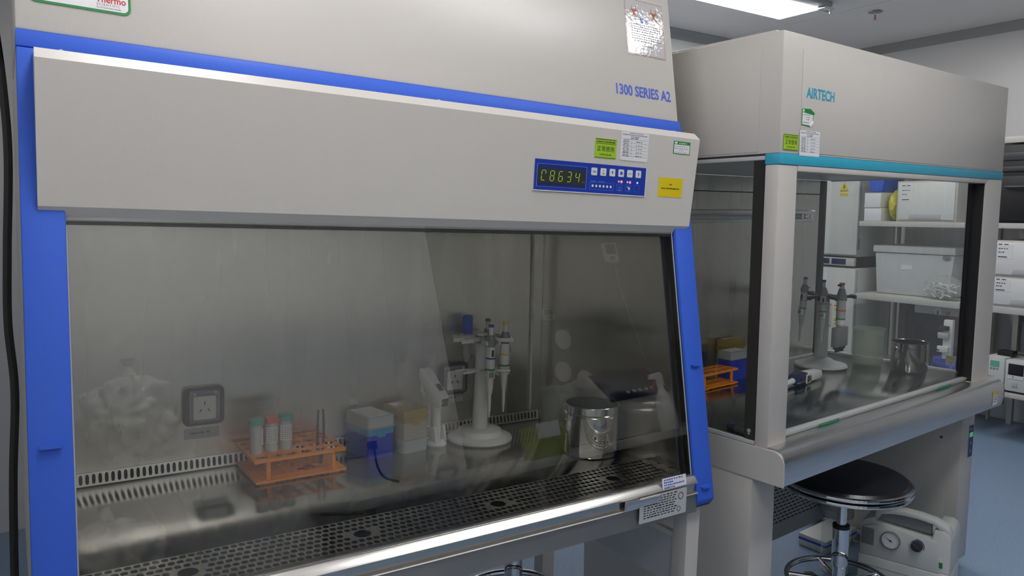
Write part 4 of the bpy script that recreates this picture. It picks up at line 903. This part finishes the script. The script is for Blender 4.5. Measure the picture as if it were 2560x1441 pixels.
shelf_rack('cream shelving rack with bins seen through the glass of the teal striped bench', 1.034, 1.668, [(1.676, .034), (1.213, .032), (.752, .034), (.300, .03)], [((.300, 0), (.752, .034))], .014)
XF = 4.5
def front(label, name, cat, y0, y1, z0, z1, d=.38, group=None, x=XF): return thing(name, label, cat, (x+.004, (y0+y1)/2, z0), -PI/2, None, group), (y1-y0), z1-z0, d
# local frame of these: x along the front (to the right in view), -y faces the room, so y runs to the wall
def drawer_bin(label, y0, y1, z0, z1, lab=True):
    t, w, h, d = front(label, 'drawer_bin', 'drawer', y0, y1, z0, z1, .36, 'white pull out drawer bins')
    obj('bin_frame', MB().box(-w/2, w/2, .004, d, 0, h, .004), M['board'], t)
    dr = obj('drawer_front', MB().box(-w/2+.012, w/2-.012, -.004, .0036, .010, h-.010, .004), M['white'], t)
    obj('handle', MB().prism([(-w*.27, .016), (w*.27, .016), (w*.25, .044), (-w*.25, .044)], 'y', -.0075, -.0042, b=.001), M['lgrey'], dr)
    if lab:
        q = obj('paper_label', MB().box(-w/2+.030, -w/2+.105, -.0052, -.0042, h*.50, h*.88), M['paper'], dr)
        obj('small_print', bars([(-w/2+.034, .004, .055, 2), (-w/2+.036, -h*.10, .05, 4), (-w/2+.036, -h*.20, .03, 3), (-w/2+.034, -h*.33, .06, 1)], .006), M['ink'], q, loc=(0, -.0053, h*.86), rot=(PI/2, 0, 0))
    return t
drawer_bin('large white drawer bin on the upper shelf seen through the bench glass', 1.085, 1.437, 1.2135, 1.455)
drawer_bin('upper of two white drawer bins right of the teal striped bench', .42, .885, .9225, 1.118)
drawer_bin('lower of two white drawer bins right of the teal striped bench', .42, .885, .7575, .9220)
t, w, h, d = front('black cabinet oven on the top shelf right of the teal striped bench', 'oven', 'oven', .38, .875, 1.2135, 1.632)
obj('oven_body', MB().box(-w/2, w/2, 0, .40, .0, h, .006), M['black'], t)
obj('oven_door', MB().box(-w/2+.006, w/2-.10, -.014, -.0004, .012, h*.60, .004), M['black'], t)
obj('control_strip', MB().box(-w/2+.004, w/2-.004, -.010, -.0004, h*.66, h*.72, .002), M['char'], t)
obj('handle', MB().tube([(-w*.40, -.014, h*.46), (-w*.38, -.034, h*.46), (-w*.10, -.034, h*.46), (-w*.08, -.014, h*.46)], .007, 8, 4), M['char'], t)
obj('top_vent', MB().box(-w/2+.01, w/2-.01, -.006, -.0004, h*.80, h*.90, .002), M['char'], t)
for lab, y0, y1, z1 in (('left cream instrument box with small green display on the lowest shelf', .781, .880, .475), ('right cream instrument box with black display on the lowest shelf', .560, .776, .468)):
    t, w, h, d = front(lab, 'instrument_box', 'instrument', y0, y1, .2865, z1, .3, 'instrument boxes on the lowest shelf')
    obj('instrument_case', MB().box(-w/2, w/2, 0, .28, .012, h, .004), M['pump'], t)
    for sx in (-1, 1): obj('foot', MB().cyl((sx*(w/2-.015), .03, 0), (sx*(w/2-.015), .03, .0118), .008, n=12), M['black'], t)
    if w < .12:
        obj('display', MB().box(-.022, .024, -.0012, -.0002, h-.055, h-.022), M['capg'], t); obj('key_row', MB().box(-.022, -.012, -.002, -.0002, h-.070, h-.062).box(-.006, .004, -.002, -.0002, h-.070, h-.062).box(.010, .020, -.002, -.0002, h-.070, h-.062), M['grey'], t)
        text('lettering', 'H-1', .022, M['grey'], t, (-.03, -.0006, h-.118), (PI/2, 0, 0))
    else:
        dd = obj('display', MB().box(-.093, -.018, -.002, -.0002, h-.080, h-.018, .001), M['black'], t)
        obj('key_row', MB().box(-.093, -.018, -.0022, -.0002, h-.100, h-.0805), M['white'], t)
        obj('indicator', MB().box(-.070, -.064, -.003, -.0023, h-.093, h-.087), M['red'], t)
        obj('power_switch', MB().box(-.070, -.045, -.004, -.0002, h-.145, h-.118, .001), M['lgrey'], t)
t = thing('adapter_cable', 'black adapter and cable lying on the instrument boxes', 'cable', (4.60, .80, .4755), 0)
obj('adapter', MB().box(-.03, .03, -.03, .05, 0, .028, .004), M['black'], t)
obj('lead', MB().tube([(-.02, -.03, .012), (-.03, -.07, .02), (-.035, -.10, .010), (-.03, -.15, .0015), (-.02, -.20, -.001)], .004, 8, 6), M['black'], t)
# first rack, behind the bench glass
t, w, h, d = front('wide cloudy white storage tub on the middle shelf', 'storage_tub', 'tub', 1.132, 1.640, .7525, 1.060); t.location.x = 4.625
M['tub'] = mat('cloudy_white_tub', (.56, .58, .59), .3, 0, .05, 30)
obj('tub_body', MB().prism([(-w/2+.03, 0), (w/2-.03, 0), (w/2-.008, h-.045), (-w/2+.008, h-.045)], 'y', .01, .36, b=.012), M['tub'], t)
obj('tub_lid', MB().box(-w/2, w/2, 0, .37, h-.0445, h, .008), M['white'], t)
obj('tub_latch', MB().box(w/2-.07, w/2-.03, -.004, .0002, h-.07, h-.048, .003), M['grey'], t)
obj('tub_label', MB().box(-.07, .00, .0078, .0096, .16, .19), M['paper'], t)
t, w, h, d = front('clear plastic bag of white cotton rolls in front of the storage tub', 'plastic_bag', 'bag', 1.055, 1.265, .7525, .90, x=4.50-.004); t.location.x = 4.505
rnd = random.Random(5)
def crumple(mb, r, seed, amp, f=9.):
    rn = random.Random(seed); ph = [(rn.uniform(-1, 1), rn.uniform(-1, 1), rn.uniform(-1, 1), rn.uniform(0, 6)) for _ in range(14)]
    for v in mb.bm.verts:
        s_ = sum(abs(math.sin(f*k_*.6*(a*v.co.x/r[0]+b_*v.co.y/r[1]+c_*v.co.z/r[2])+p_))/(1+.25*k_) for k_, (a, b_, c_, p_) in enumerate(ph, 1))/6
        v.co *= 1+amp*(s_-.5)
def blob(rx, ry, rz, seed, amp, c=(0, 0, 0), seg=40, f=9.):
    m = MB(); bmesh.ops.create_uvsphere(m.bm, u_segments=seg, v_segments=seg//2, radius=1)
    for v in m.bm.verts: v.co = Vector((v.co.x*rx, v.co.y*ry, v.co.z*rz))
    crumple(m, (rx, ry, rz), seed, amp, f)
    for v in m.bm.verts: v.co += Vector(c)
    return m
obj('film', blob(.105, .05, .065, 2, .6, (0, .062, .078)), M['bag'], t, sharp=20)
roll = MB()
for k in range(70):
    x, y, z = rnd.uniform(-.075, .075), rnd.uniform(.03, .09), rnd.uniform(.02, .095); a = rnd.uniform(0, 6.3); L = .028
    if (x/.09)**2+((z-.055)/.055)**2 < 1: roll.cyl((x-L*math.cos(a), y, z-L*.5*math.sin(a)), (x+L*math.cos(a), y+rnd.uniform(-.01, .01), z+L*.5*math.sin(a)), .005, n=8)
o = obj('cotton_rolls', roll, M['white'], t, 'jumbled white cotton rolls'); o['kind'] = 'stuff'
t, w, h, d = front('yellow plastic bag crumpled left of the large drawer bin', 'plastic_bag', 'bag', 1.437, 1.515, 1.2135, 1.40)
obj('film', blob(.036, .09, .09, 4, .45, (0, .10, .1)), mat('yellow_film', srgb(205, 200, 60), .35), t, sharp=20)
for k, (y0, y1, z0, z1) in enumerate(((1.530, 1.640, 1.2135, 1.298), (1.536, 1.642, 1.2985, 1.392))):
    t, w, h, d = front(('lower white carton at the left end of the upper shelf', 'upper white carton with its flap at the left end of the upper shelf')[k], 'carton', 'box', y0, y1, z0, z1, .2, 'white cartons')
    obj('carton_body', MB().box(-w/2, w/2, 0, .2, 0, h-.002, .002), M['paper'], t); obj('carton_flap', MB().box(-w/2, w/2, -.003, .2, h-.0018, h-.0004), M['lgrey'], t)
t, w, h, d = front('blue plastic basket on top of the white cartons', 'basket', 'basket', 1.515, 1.625, 1.3935, 1.50)
obj('basket_body', MB().prism([(-w/2+.018, 0), (w/2-.018, 0), (w/2, h), (-w/2, h)], 'y', .0, .2, b=.006), M['blue'], t); obj('basket_rim', MB().box(-w/2-.004, w/2+.004, -.004, .204, h+.0003, h+.010, .003), M['blue'], t)
t, w, h, d = front('black cabinet with a round dial under the middle shelf', 'heating_cabinet', 'cabinet', 1.110, 1.432, .3005, .705, .3); t.location.x = 4.668
obj('cabinet_body', MB().box(-w/2, w/2, .006, .30, 0, h, .004), M['black'], t)
cpn = obj('control_strip', MB().box(-w/2+.06, w/2, -.004, .0056, h-.055, h-.002, .002), M['board'], t)
obj('dial', MB().lathe([(0, 0), (.026, 0), (.024, .008), (0, .009)], n=8), M['white'], cpn, loc=(.045, -.0042, h-.034), rot=(PI/2, 0, 0))
obj('dial_pointer', MB().box(-.004, .004, -.022, .006, .0092, .013, .001), M['ink'], cpn, loc=(.045, -.0042, h-.034), rot=(PI/2, 0, 0))
obj('pilot_lamp', MB().cyl((.10, -.0042, h-.040), (.10, -.010, h-.040), .011, n=14), M['red'], cpn)
t = thing('round_lid', 'black round lid leaning against the black cabinet', 'lid', (4.475, 1.262, .3003), 0)
obj('lid_disc', MB().lathe([(0, 0), (.078, 0), (.080, .004), (.076, .010), (0, .012)], n=40), M['black'], t, loc=(0, 0, .0795), rot=(0, -PI/2+.07, 0))
t, w, h, d = front('white power strip with plugs hanging at the end of the shelving rack', 'power_strip', 'power strip', 1.056, 1.108, .42, .650, x=4.482); 
obj('strip_body', MB().box(-w/2, w/2, 0, .03, 0, h, .006), M['white'], t)
for z in (.04, .12): obj('plug', MB().box(-.045, .016, -.022, -.0004, z, z+.036, .004), M['lgrey'] if z > .1 else M['white'], t)
obj('plug', MB().box(-.04, .012, -.024, -.0004, .168, .195, .004), M['black'], t)
obj('lead', MB().tube([(-.03, -.02, .05), (-.08, -.03, .06), (-.10, -.02, .02), (-.06, -.02, -.03), (-.02, -.02, -.045)], .004, 8, 6), M['black'], t)
t, w, h, d = front('small blue vortex mixer with black cup under the power strip', 'vortex_mixer', 'mixer', 1.052, 1.176, .3005, .430); t.location.x = 4.503
obj('mixer_body', MB().prism([(0, 0), (0, .06), (.025, h-.012), (.15, h-.012), (.15, 0)], 'x', -w/2, w/2, b=.005), M['blue'], t)
fp_ = obj('front_label', MB().prism([(-.0008, .012), (-.0008, .058), (.0220, h-.020), (.0216, h-.019), (-.0014, .059), (-.0014, .012)], 'x', -w/2+.010, w/2-.020), M['blue_dk'], t)
for k, P in enumerate(([(.004, .02), (.04, .02), (.046, .045), (.016, .050)], [(-.05, .075), (.03, .075), (.03, .086), (-.05, .086)], [(.034, .060), (.046, .066), (.042, .086), (.030, .078)])):
    obj('print_patch', MB().prism([(a, b_) for a, b_ in P], 'y', -.0022, -.0016), (M['white'], M['white'], M['red'])[k], fp_, loc=(0, (0, .0125, .0115)[k], 0))
obj('cup', MB().lathe([(0, 0), (.018, 0), (.030, .02), (.030, .036), (.024, .036), (.018, .012), (0, .010)], n=28), M['black'], t, loc=(0, .08, h-.0118))
# incubators stacked in the far corner
def incubator(label, z0, z1, kind):
    t = thing('incubator', label, 'incubator', (4.605, 2.055, z0), -PI/2, None, 'stacked incubators'); w, h = .64, z1-z0
    obj('incubator_body', MB().box(-w/2, w/2, .022, .43, 0, h, .006), M['pump'], t)
    dd = obj('door', MB().box(-w/2, w/2, -.012, .0215, .012, h-.004, .006), M['pump'], t)
    for zz in ((h*.66,) if kind else (h*.765, h*.655)):
        b = MB(); x = .215; b.prism([(x-.030, zz-.045), (x+.030, zz-.045), (x, zz+.012)], 'y', -.0136, -.0124); obj('warning_triangle', b, M['yellow'], dd)
        obj('warning_mark', MB().box(x-.003, x+.003, -.0142, -.0137, zz-.032, zz-.008).prism([(x-.030, zz-.048), (x+.030, zz-.048), (x+.030, zz-.0455), (x-.030, zz-.0455)], 'y', -.0136, -.0124), M['ink'], dd)
        obj('warning_text', MB().box(x-.028, x+.028, -.0134, -.0124, zz-.078, zz-.060), M['yellow'] if zz < h*.8 or kind else M['paper'], dd)
    if kind:
        obj('display_panel', MB().box(-.12, .10, -.018, -.0124, h*.62, h*.675, .003), M['white'], dd)
        for k in range(4): obj('key', MB().box(-.02+.028*k, -.004+.028*k, -.020, -.0182, h*.635, h*.66), M['ink'], dd)
        obj('hinge', MB().box(w/2-.012, w/2+.004, -.006, .02, .05, .12, .003), M['grey'], t)
    else:
        q = obj('display_panel', MB().box(-.02, .165, -.018, -.0124, h*.55, h*.73, .003), M['board'], dd)
        obj('panel_line', MB().box(-.02, .165, -.0188, -.0182, h*.715, h*.726).box(-.02, .165, -.0188, -.0182, h*.555, h*.566), M['inko'], q)
        obj('display', MB().box(.06, .14, -.0192, -.0182, h*.675, h*.705), M['char'], q)
        obj('key_strip', MB().box(.0, .155, -.0192, -.0182, h*.635, h*.66), M['grey'], q)
        for k in range(4): obj('key', MB().cyl((.04+.030*k, -.0182, h*.60), (.04+.030*k, -.022, h*.60), .010, n=12), (M['red'], M['blue_dk'], M['blue_dk'], M['red'])[k], q)
    return t
incubator('lower white stacked incubator seen through the right glass of the bench', .0005, .900, 0)
incubator('upper white stacked incubator with warning triangle seen through the bench glass', .975, 1.70, 1)
t = thing('stacking_frame', 'dark frame between the two stacked incubators', 'frame', (4.605, 2.055, .9005), -PI/2)
obj('frame_body', MB().box(-.30, .30, .03, .42, 0, .0740), M['char'], t)
obj('frame_panel', MB().box(-.32, .30, .005, .0295, .012, .066, .003), M['board'], t)
obj('frame_controls', MB().box(.0, .12, .0, .0046, .022, .058).box(.14, .24, .0, .0046, .022, .058), M['navy'], t)

# ------------------------------------------------------------------ the side of the room behind the photographer (mirrored in the panes)
t = thing('side_bench', 'long grey bench along the wall behind the photographer, mirrored in the tinted pane', 'bench', (2.35, -1.88, 0), 0)
obj('bench_top', MB().box(-1.25, 1.25, -.315, .33, .660, .70, .004), M['lgrey'], t)
for x in (-1.2, -.38, .40, 1.18): obj('bench_leg', MB().box(x-.02, x+.02, -.29, -.25, .0, .6596).box(x-.02, x+.02, .26, .30, 0, .6596).box(x-.02, x+.02, -.2496, .2596, .60, .64), M['grey'], t)
t = thing('centrifuge', 'grey centrifuge with blue sloping key panel mirrored in the tinted pane', 'centrifuge', (2.80, -1.87, .7005), PI)
obj('casing', MB().prism([(-.17, .0), (.24, .0), (.24, .34), (-.02, .36), (-.17, .20)], 'x', -.24, .24, b=.012), M['lgrey'], t)
kp = obj('key_panel', MB().prism([(-.1735, .198), (-.027, .354), (-.030, .357), (-.1765, .201)], 'x', -.215, .215), M['navy'], t)
for k in range(6): obj('key', MB().cyl((-.16+.045*k, -.143, .232), (-.16+.045*k, -.1465, .235), .012, n=12), M['white'], kp)
obj('lid_handle', MB().box(-.08, .08, -.01, .06, .358, .375, .004), M['black'], t)
t = thing('spray_bottle', 'white trigger spray bottle mirrored in the tinted pane near its right post', 'bottle', (2.84, -1.585, .7005), R(200))
obj('bottle', MB().lathe([(0, 0), (.045, 0), (.048, .006), (.047, .13), (.036, .18), (.016, .215), (.016, .235), (0, .235)], n=28), M['bagw'], t)
obj('trigger_head', MB().prism([(-.02, .2355), (.02, .2355), (.022, .27), (.055, .275), (.055, .300), (-.01, .305), (-.022, .28)], 'y', -.012, .012, b=.003), M['white'], t)
obj('trigger', MB().prism([(.024, .269), (.036, .269), (.046, .225), (.040, .215)], 'y', -.006, .006, b=.002), M['red'], t)
t = thing('glove_box', 'yellow green carton with white tag mirrored beside the white pipette stand', 'box', (2.06, -1.62, .7005), R(6))
obj('carton', MB().box(-.09, .09, -.06, .06, 0, .15, .002), mat('olive_carton', srgb(150, 160, 60), .5), t); obj('tag', MB().box(-.06, .06, .0604, .0610, .09, .16), M['paper'], t)
for lab, x, z, w, h in (('large white thermohygrometer hanging on the wall, mirrored high in the pane', 3.249, 1.775, .11, .13), ('small white thermohygrometer on the wall, mirrored left of the larger one', 2.655, 1.44, .085, .07)):
    t = thing('thermohygrometer', lab, 'thermometer', (x, Y0+.0085, z), PI, None, 'thermohygrometers on the wall')
    obj('case', MB().box(-w/2, w/2, -.026, 0, 0, h, .004), M['white'], t)
    obj('screen', MB().box(-w*.38, w*.38, -.0272, -.0264, h*.42, h*.93), M['char'], t); obj('key_field', MB().box(-w*.2, w*.2, -.0272, -.0264, h*.12, h*.3), M['grey'], t)
    if w > .1: obj('probe_lead', MB().tube([(-.02, -.012, -.001), (-.03, -.010, -.2), (-.07, -.010, -.45), (-.10, -.012, -.66)], .0035, 6, 6), M['lgrey'], t)
for k, (x, z) in enumerate(((2.739, 1.318), (2.691, 1.129), (2.842, 1.062))):
    t = thing('wall_disc', ('upper of three pale round discs on the wall, mirrored in the pane', 'left lower pale round disc on the wall, mirrored in the pane', 'right lower pale round disc on the wall, mirrored in the pane')[k], 'disc', (x, Y0+.0085, z), PI, None, 'pale round discs on the wall')
    obj('disc', MB().lathe([(0, 0), (.060, 0), (.058, .006), (0, .010)], n=36), M['white'], t, rot=(PI/2, 0, 0))
t = thing('wall_outlet', 'wide lilac wall outlet with a black plug, mirrored over the blue tip box', 'power outlet', (1.42, Y0+.001, .87), PI)
obj('outlet_plate', MB().box(-.16, .16, -.012, 0, 0, .12, .003), M['lgrey'], t)
for x in (-.08, .02, .10): obj('outlet_slots', MB().box(x-.012, x-.006, -.0126, -.0122, .07, .078).box(x+.006, x+.012, -.0126, -.0122, .07, .078), M['ink'], t)
obj('plug', MB().box(-.04, -.0, -.05, -.0122, .02, .06, .006), M['black'], t)
obj('lead', MB().tube([(-.02, -.05, .03), (-.02, -.055, -.06), (-.05, -.05, -.12), (-.12, -.05, -.155)], .006, 8, 6), M['black'], t)
t = thing('storage_cabinet', 'dark brown cabinet mirrored at the right edge of the tinted pane', 'cabinet', (3.90, -1.86, 0), 0)
obj('cabinet_body', MB().box(-.28, .28, -.33, .30, .06, 1.22, .006), mat('dark_brown_laminate', (.035, .030, .024), .5), t)
for x in (-.142, .142): 
    dr = obj('door', MB().box(x-.138, x+.138, .3004, .318, .07, 1.21, .003), mat('dark_brown_door', (.04, .034, .027), .5), t); obj('handle', MB().box(x-.005-.1*(1 if x < 0 else -1)*-1, x+.005-.1*(1 if x < 0 else -1)*-1, .3184, .335, .60, .72, .002), M['chrome'], dr)
obj('plinth', MB().box(-.26, .26, -.31, .28, 0, .0596), M['black'], t)
for k, (x, y, z, rx, rz, lab) in enumerate(((.40, -2.02, 1.18, .17, .21, 'crumpled translucent white bag hanging on the wall, mirrored at the left of the pane'), (.28, -2.01, .60, .20, .26, 'tied white plastic bag hanging lower on the wall, mirrored low in the pane'))):
    t = thing('plastic_bag', lab, 'bag', (x, y, z), 0, None, 'bags hanging on the front wall')
    m_ = MB(); bmesh.ops.create_uvsphere(m_.bm, u_segments=120, v_segments=70, radius=1)
    for v in m_.bm.verts:
        q = v.co.copy(); up = (q.z+1)/2; fold = .10*math.sin(9*math.atan2(q.z-.9, q.x)+3*mnoise.noise(q*1.5))*(.3+up)
        rg = abs(mnoise.noise(q*2.3+Vector((k*5, 0, 0))))+.5*abs(mnoise.noise(q*5+Vector((0, k*3, 1))))+.25*abs(mnoise.noise(q*11))
        q *= .86+fold*.6+.32*rg; q *= 1-.45*max(0, q.z-.55)
        v.co = Vector((q.x*rx, q.y*.11, q.z*rz))
    obj('film', m_, M['bagw'], t, sharp=60)
    obj('tied_neck', MB().lathe([(0, rz*.80), (.03, rz*.80), (.012, rz*1.0), (.03, rz*1.14), (0, rz*1.15)], n=14), M['bagw'], t)
    obj('wall_hook', MB().tube([(0, -.001, rz*1.05), (0, -.10, rz*1.06), (0, -.178, rz*1.16)], .004, 6, 4), M['chrome'], t)
